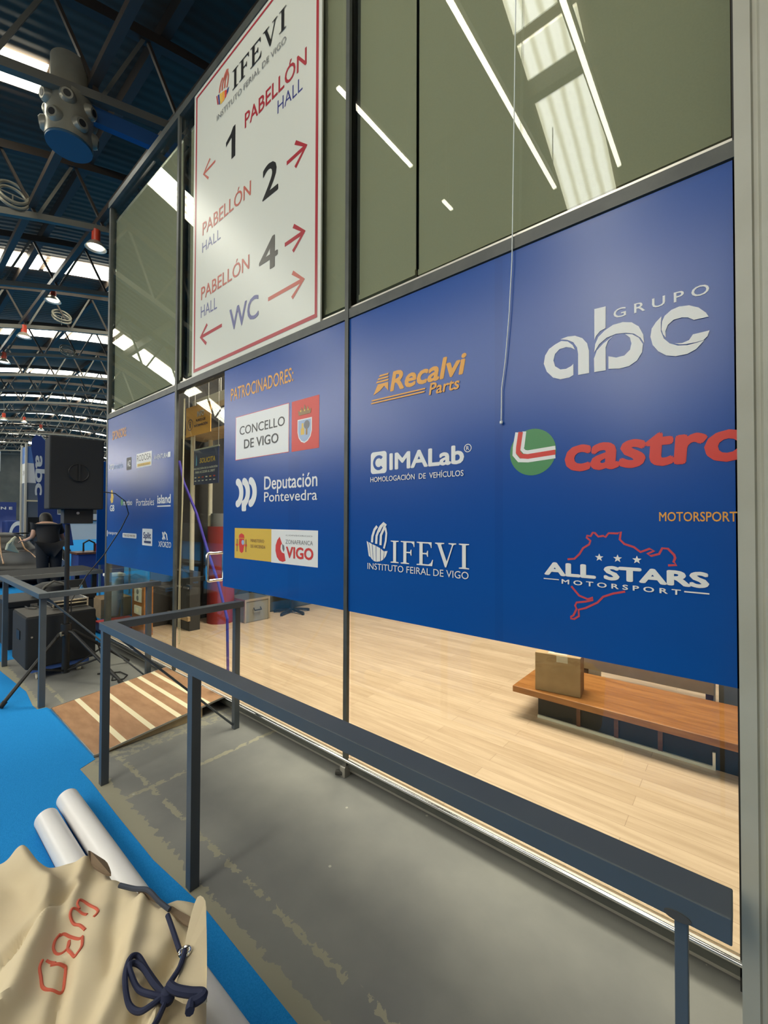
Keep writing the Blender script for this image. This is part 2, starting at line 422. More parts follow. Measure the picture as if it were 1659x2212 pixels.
# ------------------------------------------------------------------ flat prints (lettering and emblems lying on a board face)
_TX = {}
def text_mesh(s, bold):
    if (s, bold) in _TX: return _TX[(s, bold)]
    c = bpy.data.curves.new('lettering', 'FONT'); c.body = s; c.resolution_u = 3
    o = bpy.data.objects.new('lettering', c); COL.objects.link(o)
    dg = bpy.context.evaluated_depsgraph_get()
    me = bpy.data.meshes.new_from_object(o.evaluated_get(dg))
    vs = [(v.co.x, v.co.y) for v in me.vertices]; fs = [tuple(p.vertices) for p in me.polygons]
    bpy.data.objects.remove(o); bpy.data.curves.remove(c); bpy.data.meshes.remove(me)
    _TX[(s, bold)] = (vs, fs)
    return vs, fs
class Flat:
    """prints on a plane: o origin, u right, w up, n towards the viewer"""
    def __init__(s, o, u, wv, n, sc=1.0, z0=0.0, lift=0.0009):
        s.o, s.u, s.w, s.n = Vector(o), Vector(u), Vector(wv), Vector(n); s.sc, s.z0 = sc, z0
        s.mb = MB(); s.layer = 1; s.lift = lift
    def pt(s, a, b):
        if s.sc != 1.0: a, b = a * s.sc, 1.458 + (b - 1.458) * s.sc
        return s.o + s.u * a + s.w * b + s.n * (s.layer * s.lift)
    def faces(s, pts, fs, m):
        s.mb.use(m); s.mb.add([s.pt(a, b) for a, b in pts], fs); s.layer += 0.25; return s
    def poly(s, pts, m): return s.faces(pts, [tuple(range(len(pts)))], m)
    def rect(s, a0, b0, a1, b1, m): return s.poly([(a0, b0), (a1, b0), (a1, b1), (a0, b1)], m)
    def rrect(s, a0, b0, a1, b1, r, m):
        p = []
        for cx, cy, t0 in ((a1 - r, b0 + r, -90), (a1 - r, b1 - r, 0), (a0 + r, b1 - r, 90), (a0 + r, b0 + r, 180)):
            p += [(cx + r * math.cos(R(t0 + k * 15)), cy + r * math.sin(R(t0 + k * 15))) for k in range(7)]
        return s.poly(p, m)
    def disc(s, a, b, ra, m, rb=None, n=40):
        rb = ra if rb is None else rb
        return s.poly([(a + ra * math.cos(2 * math.pi * k / n), b + rb * math.sin(2 * math.pi * k / n)) for k in range(n)], m)
    def arc(s, a, b, r0, r1, t0, t1, m, n=40, sy=1.0):
        vs = []
        for k in range(n + 1):
            t = R(t0 + (t1 - t0) * k / n)
            vs += [(a + r0 * math.cos(t), b + sy * r0 * math.sin(t)), (a + r1 * math.cos(t), b + sy * r1 * math.sin(t))]
        return s.faces(vs, [(2 * k, 2 * k + 1, 2 * k + 3, 2 * k + 2) for k in range(n)], m)
    def stroke(s, pts, wd, m):
        vs = []; k = len(pts)
        for i, (x, y) in enumerate(pts):
            x0, y0 = pts[max(i - 1, 0)]; x1, y1 = pts[min(i + 1, k - 1)]
            dx, dy = x1 - x0, y1 - y0; l = math.hypot(dx, dy) or 1
            nx, ny = -dy / l * wd / 2, dx / l * wd / 2
            vs += [(x + nx, y + ny), (x - nx, y - ny)]
        return s.faces(vs, [(2 * i, 2 * i + 1, 2 * i + 3, 2 * i + 2) for i in range(k - 1)], m)
    def text(s, t, a0, b0, a1, b1, m, bold=0.0, shear=0.0, rot=0):
        vs, fs = text_mesh(t, 0)
        vs = [(x + shear * y, y) for x, y in vs]
        xs = [v[0] for v in vs]; ys = [v[1] for v in vs]
        x0, x1, y0, y1 = min(xs) - bold, max(xs) + bold, min(ys) - bold, max(ys) + bold
        D = ((0, 0), (1, 0), (-1, 0), (0, 1), (0, -1), (.7, .7), (-.7, .7), (.7, -.7), (-.7, -.7)) if bold else ((0, 0),)
        for ox, oy in D:            # heavier weights: the same glyphs laid over each other
            w2 = [(x + ox * bold, y + oy * bold) for x, y in vs]
            if rot: q = [((y - y0) / (y1 - y0), (x1 - x) / (x1 - x0)) for x, y in w2]
            else: q = [((x - x0) / (x1 - x0), (y - y0) / (y1 - y0)) for x, y in w2]
            s.faces([(a0 + p * (a1 - a0), b0 + r * (b1 - b0)) for p, r in q], fs, m); s.layer -= 0.15
        s.layer += 0.15
        return s
    def serif(s, t, a0, b0, a1, b1, m):
        G = {'I': (0.42, [[(.02, 0), (.40, 0), (.40, .04), (.28, .06), (.28, .94), (.40, .96), (.40, 1), (.02, 1), (.02, .96), (.14, .94), (.14, .06), (.02, .04)]]),
             'F': (0.66, [[(.02, 0), (.40, 0), (.40, .04), (.28, .06), (.28, .48), (.44, .48), (.48, .38), (.51, .38), (.51, .64), (.48, .64), (.44, .54), (.28, .54), (.28, .94), (.50, .94), (.58, .88), (.61, .76), (.64, .76), (.64, 1), (.02, 1), (.02, .96), (.14, .94), (.14, .06), (.02, .04)]]),
             'E': (0.74, [[(.02, 0), (.68, 0), (.72, .27), (.69, .27), (.62, .12), (.52, .06), (.28, .06), (.28, .48), (.44, .48), (.48, .38), (.51, .38), (.51, .64), (.48, .64), (.44, .54), (.28, .54), (.28, .94), (.52, .94), (.60, .88), (.63, .76), (.66, .76), (.66, 1), (.02, 1), (.02, .96), (.14, .94), (.14, .06), (.02, .04)]]),
             'V': (0.86, [[(.40, 0), (.45, 0), (.72, .90), (.75, .94), (.84, .96), (.84, 1), (.54, 1), (.54, .96), (.66, .94), (.67, .90), (.47, .24), (.25, .90), (.26, .94), (.37, .96), (.37, 1), (.0, 1), (.0, .96), (.08, .94), (.11, .90)]])}
        tot = sum(G[c][0] for c in t) + 0.06 * (len(t) - 1); x = 0
        for c in t:
            wd, ps = G[c]
            for p in ps: s.poly([(a0 + (x + q) / tot * (a1 - a0), b0 + r * (b1 - b0)) for q, r in p], m)
            x += wd + 0.06
        return s
    def build(s, name, parent, label=None):
        o = s.mb.build(name, None, parent, fixn=False)
        if label: o['label'] = label
        return o

# ------------------------------------------------------------------ setting: hall floor and roof
FS = 0.9158                                     # facade plane Y = 1.74
WY = 1.9 * FS
def fx(x): return x * FS
def fz(z): return 1.458 + (z - 1.458) * FS

struct(MB().box(-70, 12, -14, 34, -0.25, -0.012).build('floor', noisy('hall_subfloor', (0.16, 0.16, 0.15), (0.2, 0.2, 0.18), 3, 0.8)))
struct(MB().box(-5.75, 1.2, 0.74, 1.90, -0.012, 0.0).build('floor_concrete_apron', M_CONC))
cp = [(1.2, -9.2), (1.2, 0.805), (-0.99, 0.803), (-1.55, 0.812), (-1.93, 0.782), (-2.37, 0.782), (-2.76, 0.787), (-2.95, 0.783), (-3.0, 0.875), (-4.04, 0.878), (-4.10, 0.866), (-4.108, 0.812), (-4.22, 0.805), (-4.6, 0.834), (-5.4, 0.785), (-5.75, 0.79), (-5.75, 34), (-67.9, 34), (-67.9, -9.2)]
def place_z(a, b, e): return (a, b, e)
c_ = MB().prism(cp, -0.012, 0.002, place_z).build('blue_carpet', M_CARPET)
tag(c_, 'bright blue hall carpet with a ragged edge along the concrete', 'carpet')

def zr(y): return 10 - 34 + math.sqrt(34 ** 2 - (y - 12) ** 2)
ys = [-9 + i * 1.0 for i in range(43)]
mb = MB()
vs = []
for y in ys: vs += [(8, y, zr(y)), (-68, y, zr(y))]
for y in ys: vs += [(8, y, zr(y) + 0.15), (-68, y, zr(y) + 0.15)]
n = len(ys); fs = []
for i in range(n - 1):
    fs += [(2 * i, 2 * i + 1, 2 * i + 3, 2 * i + 2), (2 * n + 2 * i, 2 * n + 2 * i + 2, 2 * n + 2 * i + 3, 2 * n + 2 * i + 1)]
mb.add(vs, fs)
ceil = struct(mb.build('ceiling', M_ROOF, smooth=True))
for i in range(17):
    y = -6.2 + i * 2.2
    struct(box('purlin', M_TRUSS_D, -67, 7.5, y - 0.06, y + 0.06, zr(y) - 0.27, zr(y) - 0.03, ceil))
for y in (1.74, 2.82):
    struct(box('purlin', M_TRUSS_D, -67, -1.0, y - 0.05, y + 0.05, zr(y) - 1.36, zr(y) - 1.24, ceil))
struct(box('wall_left', M_DISTW, -68.3, -68, -13, 34, 0, 10.2))
struct(box('wall_back', M_DISTW, -68, 8, -9.6, -9.3, 0, 2.9))

# trusses
def truss_z(y): return zr(y) - 1.5
NODE = 1.08
def make_truss(x):
    t = thing('roof_truss', '', 'truss', (x, 0, 0))
    yy = [-7.9 + NODE * i for i in range(28)]
    top = MB(); bot = MB()
    for a, b in zip(yy[:-1], yy[1:]):
        top.bar((x, a, zr(a) - 0.34), (x, b, zr(b) - 0.34), 0.13, 0.14)
        bot.bar((x, a, truss_z(a)), (x, b, truss_z(b)), 0.10, 0.11)
    top.build('top_chord', M_TRUSS_D, t)
    bot.build('bottom_chord', M_TRUSS_L, t)
    for a, b in zip(yy[:-1], yy[1:]):
        mid = (a + b) / 2
        for e in (a, b):
            m_ = MB().bar((x, e, truss_z(e)), (x, mid, zr(mid) - 0.34), 0.045, 0.045)
            m_.build('web_bar', M_TRUSS_L if e == a else M_TRUSS_D, t)
    return t
ORD = ['nearest', 'second', 'third', 'fourth', 'fifth', 'sixth', 'seventh', 'eighth', 'ninth', 'tenth', 'eleventh', 'twelfth', 'thirteenth', 'fourteenth', 'fifteenth', 'sixteenth', 'seventeenth']
tr0 = make_truss(-6.4)
tr0['label'] = 'nearest dark lattice roof truss, carrying the round beige air duct'
tr0['group'] = 'arched lattice roof trusses'
for i in range(1, 17):
    dup(tr0, (-6.4 - 3.4 * i, 0, 0), ORD[i] + ' lattice roof truss counting back into the hall from the air duct', 'arched lattice roof trusses')

# translucent roof strips
def make_skylight(x, wd, y0, y1, label, two=False):
    t = thing('skylight', label, 'skylight', (x, 0, zr(2)), 'translucent daylight strips in the hall roof')
    seg = 2.2
    y = y0
    while y < y1 - 0.2:
        ye = min(y + seg - 0.12, y1)
        for a, b in (((-wd / 2, -0.06), (0.10, wd / 2)) if two and y > -0.5 else ((-wd / 2, wd / 2),)):
            m_ = MB(); k = 4; vs = []
            for q in range(k + 1):
                yq = y + (ye - y) * q / k
                vs += [(x + a, yq, zr(yq) - 0.045), (x + b, yq, zr(yq) - 0.045), (x + a, yq, zr(yq) - 0.02), (x + b, yq, zr(yq) - 0.02)]
            fs = []
            for q in range(k):
                i0 = 4 * q; i1 = i0 + 4
                fs += [(i0, i0 + 1, i1 + 1, i1), (i0 + 2, i1 + 2, i1 + 3, i0 + 3), (i0, i1, i1 + 2, i0 + 2), (i0 + 1, i0 + 3, i1 + 3, i1 + 1)]
            m_.add(vs, fs); m_.build('panel', M_SKY, t)
        y += seg
    return t
make_skylight(-1.7, 0.68, -7.9, 1.4, 'bright daylight roof strip mirrored in the upper right pane')
make_skylight(-8.35, 0.66, -7.9, 1.6, 'double daylight roof strip ending beside the round air duct', True)
s2 = make_skylight(-15.3, 0.95, -7.9, 20, 'wide daylight roof strip just above the nearest red lamp row')
for k in range(3, 10):
    dup(s2, (-1.7 - 6.8 * k, 0, zr(2)), ORD[k] + ' daylight roof strip counting back from the air duct end of the hall', 'translucent daylight strips in the hall roof')

# linear lamps hung over the apron
for x, y0, y1, lb in ((-1.16, -2.55, 0.9, 'linear ceiling lamp nearest the cream pillar, mirrored beside the daylight strip'), (-1.92, -2.4, 1.2, 'long linear ceiling lamp, middle one mirrored in the upper panes'), (-3.22, -0.85, 0.45, 'linear ceiling lamp mirrored right of the white direction sign'), (-3.22, -1.85, -1.62, 'short stub of linear ceiling lamp mirrored low in the upper pane')):
    t = thing('linear_lamp', lb, 'lamp', (x, (y0 + y1) / 2, 6.0), 'linear ceiling lamps mirrored in the upper panes')
    box('housing', M_TRUSS_D, x - 0.04, x + 0.04, y0, y1, 6.01, 6.06, t)
    box('diffuser', M_TUBE, x - 0.022, x + 0.022, y0, y1, 5.99, 6.01, t)
    for yy in (y0 + 0.08, y1 - 0.08):
        MB().cyl((x, yy, 6.05), (x, yy, zr(yy) - 0.05), 0.006, n=6).build('suspension_wire', M_TRUSS_L, t)

# blue beam, air duct, rings, red lamps
t = tag(MB().bar((-6.52, 1.74, 6.76), (-6.52, 3.3, 7.10), 0.10, 0.20).build('blue_beam', M_BLUESTEEL), 'short blue steel beam under the nearest truss by the facade corner', 'beam')
dx, dy, zt, zb, rr = -6.6, 1.54, 6.86, 6.26, 0.255
t = thing('air_duct', 'round beige drum air duct with nozzle holes and a blue base', 'duct', (dx, dy, zb))
MB().lathe([(0.21, zt + 0.45), (0.21, zt), (rr, zt - 0.02), (rr, zb), (0.0, zb)], (dx, dy, 0), 36).build('drum', M_DUCT, t, smooth=True)
MB().lathe([(0.0, zb - 0.03), (rr - 0.005, zb - 0.03), (rr - 0.005, zb - 0.002)], (dx, dy, 0), 36).build('base_cap', M_BLUECAP, t, smooth=True)
for lev in range(2):
    for k in range(6):
        a = 2 * math.pi * (k + 0.5 * lev) / 6 + 0.2
        d = Vector((math.cos(a), math.sin(a), -0.15)).normalized()
        c = Vector((dx, dy, zb + 0.16 + 0.27 * lev)) + Vector((math.cos(a), math.sin(a), 0)) * rr
        nz = MB().tube([c - d * 0.03, c + d * 0.03, c + d * 0.055], [0.095, 0.085, 0.062], 18).build('nozzle', M_DUCT, t, smooth=True)
        MB().tube([c + d * 0.0555, c + d * 0.058], [0.04, 0.04], 16).build('opening', M_BLK, nz)
def ring(x, y, z, r, lb, tilt=0.5, rod=True):
    t = thing('hanging_ring', lb, 'ring', (x, y, z), 'pale rings hanging from the roof trusses')
    for h in (0.0, 0.09):
        pts = []
        for k in range(28):
            a = 2 * math.pi * k / 28
            p = Vector((math.cos(a) * r, math.sin(a) * r, 0))
            p.rotate(Matrix.Rotation(tilt, 3, 'Y'))
            pts.append((x + p.x, y + p.y, z + p.z + h))
        MB().tube(pts, 0.028, 8, True).build('hoop', M_DUCT, t, smooth=True)
    MB().cyl((x, y, z + 0.04), (x, y, truss_z(y) + 0.1), 0.012, n=6).build('rod', M_TRUSS_L, t)
    MB().bar((x, y - r, z + 0.045), (x, y + r, z + 0.045), 0.02, 0.02).build('spreader', M_TRUSS_L, t)
ring(-9.8, 1.48, 7.1, 0.21, 'pale ring hanging at the left edge near the round air duct', 1.25)
ring(-16.5, 3.72, 7.80, 0.24, 'pale ring hanging just below the second nearest red lamp', 0.95)
ring(-20.0, 4.72, 7.9, 0.24, 'pale ring hanging farther back beside the glass corner', 0.95)
def lamp(x, y, z, lb):
    t = thing('high_bay_lamp', lb, 'lamp', (x, y, z), 'red capped high bay lamps')
    MB().lathe([(0.0, z + 0.36), (0.075, z + 0.36), (0.075, z + 0.13), (0.0, z + 0.13)], (x, y, 0), 18).build('housing', M_REDLAMP, t, smooth=True)
    MB().lathe([(0.07, z + 0.14), (0.12, z + 0.10), (0.19, z + 0.0), (0.18, z + 0.0), (0.11, z + 0.09), (0.06, z + 0.12)], (x, y, 0), 24).build('reflector', M_BELL, t, smooth=True)
    MB().lathe([(0.0, z + 0.02), (0.13, z + 0.02), (0.13, z + 0.035), (0.0, z + 0.035)], (x, y, 0), 20).build('lamp_glass', M_BULB, t)
    MB().cyl((x, y, z + 0.36), (x, y, max(truss_z(y), z + 0.5)), 0.012, n=6).build('hanger', M_TRUSS_L, t)
    return t
lamp(-9.8, 2.745, 6.82, 'nearest red and silver high bay lamp, beside the glass corner')
lamp(-14.2, 3.0, 7.30, 'red high bay lamp above the pale hanging ring')
lamp(-16.6, 2.82, 6.92, 'red high bay lamp in front of the second bright roof strip')
lamp(-20.0, 2.86, 6.95, 'red high bay lamp at the left edge below the ring row')
lamp(-30.0, 4.32, 6.64, 'red high bay lamp at the left edge low down in the hall')
lamp(-34.0, 6.68, 7.0, 'red high bay lamp just above the feather flag')
lamp(-36.0, 6.2, 7.7, 'small red high bay lamp deep in the hall above the banner tower')

# ------------------------------------------------------------------ setting: glazed shop front
X0, X1, X2, X3 = fx(-6.22), fx(-4.265), fx(-1.893), fx(0.0)
ZT, ZB, ZTT, ZTOP = fz(2.712), fz(0.883), fz(2.775), fz(5.465)
SILL = 0.095
GY = WY + 0.016
MY = WY - 0.012
def win(i, x0, x1, z0, z1):
    o = MB().box(x0, x1, GY, GY + 0.008, z0, z1).build('window_%d' % i, M_GLASS)
    return struct(o)
win(1, X0, X1 - 0.02, ZTT, ZTOP); win(2, X1 + 0.02, X2 - 0.016, ZTT, ZTOP); win(3, X2 + 0.016, X3, ZTT, ZTOP)
XD = fx(-3.37)
win(4, X0, X1 - 0.02, SILL, ZT); win(5, XD + 0.004, X2 - 0.016, SILL, ZT); win(6, X2 + 0.016, X3, SILL, ZT)
win(7, X0, X0 + 0.008, 0, 0)if False else None
struct(MB().box(X0, X0 + 0.008, GY + 0.02, 7.0, SILL, ZTOP).build('window_7', M_GLASS))
def trim(i, *b, m=M_FRAME): return struct(box('trim_%d' % i, m, *b))
trim(1, X0 - 0.03, X0 + 0.022, MY + 0.01, MY + 0.07, 0, ZTOP + 0.06)
trim(2, X1 - 0.018, X1 + 0.018, MY, MY + 0.022, 0, ZTOP)
trim(3, X2 - 0.014, X2 + 0.014, MY, MY + 0.022, 0, ZTOP)
trim(4, X3 - 0.012, X3 + 0.05, MY + 0.012, MY + 0.10, 0, ZTOP, m=M_DARK)
trim(5, X0, X3, MY + 0.004, MY + 0.07, ZT + 0.004, ZTT)
trim(6, X0 - 0.03, X3 + 0.3, MY, MY + 0.10, ZTOP, ZTOP + 0.07)
trim(7, X0, X3, MY + 0.02, MY + 0.16, ZTT + 0.0, ZTT + 0.02, m=M_ALU)
trim(8, X1 + 0.018, X1 + 0.09, MY + 0.09, MY + 0.13, ZTT, ZTOP, m=M_DARK)
trim(9, X2 + 0.014, X2 + 0.04, MY + 0.07, MY + 0.12, ZTT, ZTOP, m=M_DARK)
struct(MB().box(X0, X3 + 0.3, WY - 0.010, WY + 0.014, SILL - 0.016, SILL).build('trim_10', M_SILL, bevel=0.004))
struct(MB().cyl((X0, WY - 0.008, SILL - 0.006), (X3 + 0.3, WY - 0.008, SILL - 0.006), 0.009, n=20).build('trim_18', M_CHROME, smooth=True))
struct(MB().box(X0, X3 + 0.3, WY + 0.0, WY + 0.05, SILL - 0.052, SILL - 0.017).build('trim_17', M_FRAME))
struct(MB().box(X0, X3 + 0.3, WY + 0.05, WY + 0.2, -0.01, SILL - 0.005).build('trim_11', M_RECESS))
struct(MB().box(X0, X3 + 0.3, WY + 0.012, WY + 0.045, 0.022, 0.034).build('trim_12', M_ALU))
fo = thing('mullion_foot', 'small worn metal foot clamp under the mullion beside the sill', 'bracket', (X2, WY - 0.03, 0))
MB().box(X2 - 0.02, X2 + 0.02, WY - 0.03, WY + 0.02, 0, 0.06).build('plate', M_ALU, fo, bevel=0.004)
MB().cyl((X2 - 0.04, WY - 0.04, 0.02), (X2 - 0.005, WY - 0.02, 0.02), 0.014, n=12).build('bolt', M_RECESS, fo)
# corner pillar by the camera
pp = [(-0.004, 0.93), (0.018, 0.93), (0.021, 0.936), (0.027, 0.936), (0.030, 0.928), (0.044, 0.928), (0.047, 0.938), (0.052, 0.938), (0.056, 0.924), (0.55, 0.924), (0.55, WY - 0.02), (-0.0045, WY - 0.02)]
struct(MB().prism(pp, 0, 6.2, place_z).build('pillar', M_PILLAR))

# shop interior shell
struct(box('floor_shop', M_PLANK, X0 + 0.01, 3.2, WY + 0.015, 7.0, SILL - 0.004, SILL))
struct(box('ceiling_shop', M_SHOPW, X0, 3.2, WY + 0.12, 7.1, ZTOP - 0.1, ZTOP))
struct(box('wall_side', M_SHOPW, X0 + 0.012, X0 + 0.05, 2.22, 7.0, SILL, ZTOP - 0.1))
struct(box('wall_shop', M_SHOPW, X0, 3.2, 7.0, 7.1, 0, ZTOP))
struct(box('wall_right', M_SHOPW, 3.2, 3.3, WY, 7.1, 0, ZTOP))
for i, yq in enumerate((3.3, 5.1)):
    trim(13 + i, X0 - 0.01, X0 + 0.03, yq, yq + 0.04, SILL, ZTOP)
trim(15, X0 - 0.01, X0 + 0.03, GY + 0.1, 7.0, ZT, ZTT)

# roller blinds behind the upper panes
BY = WY + 0.05
def blind(x0, x1, lb, y=BY, z0=ZTT + 0.06):
    t = thing('roller_blind', lb, 'blind', ((x0 + x1) / 2, y, z0), 'beige roller blinds behind the upper panes')
    MB().box(x0, x1, y, y + 0.004, z0 + 0.03, ZTOP - 0.16).build('fabric', M_BLIND, t)
    MB().box(x0, x1, y - 0.008, y + 0.012, z0, z0 + 0.03).build('hem_bar', M_BLIND, t)
    MB().cyl((x0, y + 0.03, ZTOP - 0.16), (x1, y + 0.03, ZTOP - 0.16), 0.035, n=14).build('roller', M_ALU, t)
blind(X0 + 0.05, X1 - 0.03, 'beige roller blind left of the white direction sign')
blind(X1 + 0.12, X2 - 0.035, 'beige roller blind behind the white direction sign')
blind(X2 + 0.045, -1.287, 'narrow beige roller blind right of the white direction sign')
blind(-1.277, X3 - 0.015, 'wide beige roller blind beside the cream pillar', BY + 0.012)
struct(box('trim_16', M_SHOPW, X0 + 0.06, -0.03, BY + 0.10, BY + 0.12, ZTT + 0.03, ZTOP))

# glass door
t = thing('door', 'frameless glass door with a tubular steel handle', 'door', ((X1 + XD) / 2, GY, SILL), None)
MB().box(X1 + 0.022, XD - 0.004, GY, GY + 0.008, SILL + 0.005, ZT).build('pane', M_GLASS, t)
for yq, nm in ((GY - 0.065, 'outer'), (GY + 0.072, 'inner')):
    h = MB(); hx = -3.235
    pts = [(hx, GY + 0.004, 1.178), (hx, yq * 0.75 + GY * 0.25, 1.18), (hx, yq + (0.01 if nm == 'outer' else -0.01), 1.178), (hx, yq, 1.165), (hx, yq, 0.975), (hx, yq + (0.01 if nm == 'outer' else -0.01), 0.962), (hx, yq * 0.75 + GY * 0.25, 0.96), (hx, GY + 0.004, 0.962)]
    hh = h.tube(pts, 0.0125, 12).build('handle', M_CHROME, t, smooth=True)
MB().lathe([(0.0, 0), (0.03, 0), (0.03, 0.02), (0.0, 0.02)], (XD - 0.06, GY - 0.02, SILL + 0.1), 16, 'y').build('floor_lock', M_CHROME, t)

# ------------------------------------------------------------------ sponsor boards
def board(x0, x1, lb):
    t = thing('sponsor_board', lb, 'board', ((x0 + x1) / 2, WY, ZB), 'blue sponsor boards taped to the shop front')
    MB().box(x0, x1, WY, WY + 0.003, ZB, ZT).build('print', M_BOARD, t)
    MB().box(x0, x1, WY + 0.003, WY + 0.012, ZB, ZT).build('foam_core', M_FOAM, t)
    return t
def flat(): return Flat((0, WY, 0), (1, 0, 0), (0, 0, 1), (0, -1, 0), FS)
def shell(f, a0, b0, a1, b1, m, cols=None):
    W, H = a1 - a0, b1 - b0
    q = lambda x, y: (a0 + x * W, b0 + y * H)
    for i, (p0, p1, p2, p3) in enumerate(((( .02, .53), (.10, .50), (.22, .10), (.12, .14)), ((.13, .50), (.27, .46), (.33, .03), (.24, .08)), ((.30, .45), (.45, .42), (.47, .0), (.35, .02)), ((.48, .41), (.66, .36), (.66, .02), (.49, .0)), ((.69, .35), (.84, .28), (.80, .07), (.69, .03)), ((.86, .29), (1.0, .30), (.92, .16), (.83, .09)))):
        f.poly([q(*p0), q(*p1), q(*p2), q(*p3)], cols[i % len(cols)] if cols else m)
    for i in range(3):
        b = .28 + i * .2
        pts = [(b, .50 - i * .03), (b + .02, .66 + i * .02), (b + .12 + .02 * i, .84 + .02 * i), (b + .24 - .03 * i, .93)]
        pts = [q(*p) for p in pts]
        f.stroke(pts, W * .10, cols[6] if cols else m)
    f.stroke([q(.60, .80), q(.70, .92), q(.82, 1.0), q(.93, .94)], W * .12, cols[6] if cols else m)
    f.stroke([q(.84, .36), q(.92, .55), q(.95, .75), q(.90, .90)], W * .08, cols[6] if cols else m)

# left board
tl = board(X0 + 0.005, fx(-4.29), 'blue sponsor board farthest left, behind the black loudspeaker')
f = flat(); f.text('SPONSORS:', -6.038, 2.43, -5.575, 2.54, M_ORANGE, 0.01); f.build('heading', tl)
f = flat(); f.text('UTO', -6.149, 2.06, -5.98, 2.13, M_WHITE, 0.02); f.text('noticia', -5.96, 2.06, -5.67, 2.13, M_PALEB); f.build('white_wordmark', tl)
f = flat(); f.rrect(-5.558, 2.02, -5.409, 2.166, 0.015, M_BLACK); f.text('AZ', -5.53, 2.06, -5.435, 2.13, M_WHITE, 0.02); f.build('black_badge', tl)
f = flat(); f.rect(-5.263, 2.022, -4.846, 2.182, M_WHITE); f.text('RODOSA', -5.245, 2.095, -4.865, 2.165, M_BLACK); f.rect(-5.235, 2.037, -4.875, 2.068, M_YELLOW); f.text('rodosa.com', -5.2, 2.043, -4.91, 2.062, M_BROWNP); f.build('white_badge', tl)
f = flat(); f.text('AVENTURA', -4.785, 2.075, -4.46, 2.125, M_WHITE, 0.015, 0.2); f.rect(-4.45, 2.075, -4.39, 2.128, M_WHITE); f.build('slanted_wordmark', tl)
f = flat(); f.poly([(-6.06, 1.80), (-6.02, 1.81), (-5.97, 1.72), (-5.99, 1.65), (-6.05, 1.64), (-6.085, 1.69), (-6.06, 1.72)], M_YELLOW); f.text('GB', -6.09, 1.54, -5.935, 1.62, M_WHITE, 0.02); f.build('yellow_flame_logo', tl)
f = flat(); f.disc(-5.69, 1.645, 0.04, M_GREEN); f.text('martino', -5.641, 1.605, -5.368, 1.668, M_WHITE, 0.02); f.build('green_dot_wordmark', tl)
f = flat(); f.text('Portabales', -5.251, 1.594, -4.773, 1.672, M_WHITE); f.build('narrow_wordmark', tl)
f = flat(); f.text('island', -4.691, 1.607, -4.375, 1.70, M_WHITE, 0.03); f.rect(-4.691, 1.575, -4.375, 1.588, M_WHITE); f.build('underlined_wordmark', tl)
f = flat(); f.rect(-6.187, 1.225, -6.165, 1.30, M_WHITE); f.text('transportes', -6.14, 1.24, -5.80, 1.285, M_WHITE); f.build('tiny_wordmark', tl)
f = flat(); f.rrect(-5.656, 1.225, -5.233, 1.28, 0.015, M_WHITE); f.text('THE ICE WATER', -5.62, 1.238, -5.27, 1.265, M_BROWNP, 0.01); f.build('white_pill', tl)
f = flat(); f.rrect(-5.072, 1.159, -4.807, 1.342, 0.012, M_WHITE); f.text('Split', -5.045, 1.215, -4.84, 1.305, M_NAVYP, 0.03); f.rect(-5.02, 1.185, -4.84, 1.21, M_NAVYP); f.build('white_square_badge', tl)
f = flat(); f.text('XFORZO', -4.649, 1.16, -4.357, 1.218, M_WHITE, 0.01)
f.stroke([(-4.555, 1.24), (-4.50, 1.31), (-4.545, 1.31), (-4.49, 1.24)], 0.022, M_WHITE); f.stroke([(-4.555, 1.315), (-4.53, 1.24), (-4.50, 1.315), (-4.46, 1.29), (-4.44, 1.235)], 0.022, M_WHITE); f.build('knot_logo', tl)

# middle board
tm = board(fx(-3.37), fx(-1.917), 'blue sponsor board left of the mullion, with white and red panels')
f = flat(); f.layer = 0.3; f.poly([(-2.486, 0.90), (-2.36, 0.90), (-2.36, 1.9), (-2.486, 1.9)], M_BOARD2); f.build('overlap_strip', tm)
f = flat(); f.text('PATROCINADORES:', -3.265, 2.436, -2.436, 2.54, M_ORANGE, 0.01); f.build('heading', tm)
f = flat()
f.rect(-3.187, 1.934, -2.481, 2.290, M_RED); f.rect(-3.183, 1.938, -2.485, 2.286, M_WHITE)
f.text('CONCELLO', -3.126, 2.133, -2.53, 2.204, M_BLACK, 0.005); f.text('DE VIGO', -3.058, 2.017, -2.605, 2.091, M_BLACK, 0.005)
f.build('white_name_panel', tm)
f = flat(); f.rect(-2.451, 1.932, -2.158, 2.289, M_RED)
sh = [(-2.385, 2.15), (-2.232, 2.15), (-2.232, 2.06), (-2.245, 2.02), (-2.275, 1.992), (-2.31, 1.98), (-2.345, 1.992), (-2.372, 2.02), (-2.385, 2.06)]
f.poly(sh, M_WHITE); f.poly([(-2.31 + (a + 2.31) * .9, 2.07 + (b - 2.07) * .9) for a, b in sh], M_PALEB)
f.poly([(-2.35, 2.04), (-2.31, 2.04), (-2.31, 2.085), (-2.32, 2.085), (-2.32, 2.12), (-2.34, 2.12), (-2.34, 2.085), (-2.35, 2.085)], M_YELLOW)
f.rect(-2.295, 2.035, -2.278, 2.09, M_BROWNP); f.disc(-2.285, 2.105, 0.03, M_GREYP)
f.poly([(-2.372, 2.178), (-2.245, 2.178), (-2.238, 2.215), (-2.26, 2.20), (-2.275, 2.235), (-2.292, 2.205), (-2.308, 2.25), (-2.325, 2.205), (-2.342, 2.235), (-2.356, 2.20), (-2.379, 2.215)], M_BROWNP)
for a in (-2.35, -2.308, -2.268): f.disc(a, 2.207, 0.007, M_YELLOW)
f.build('red_crest_panel', tm)
f = flat()
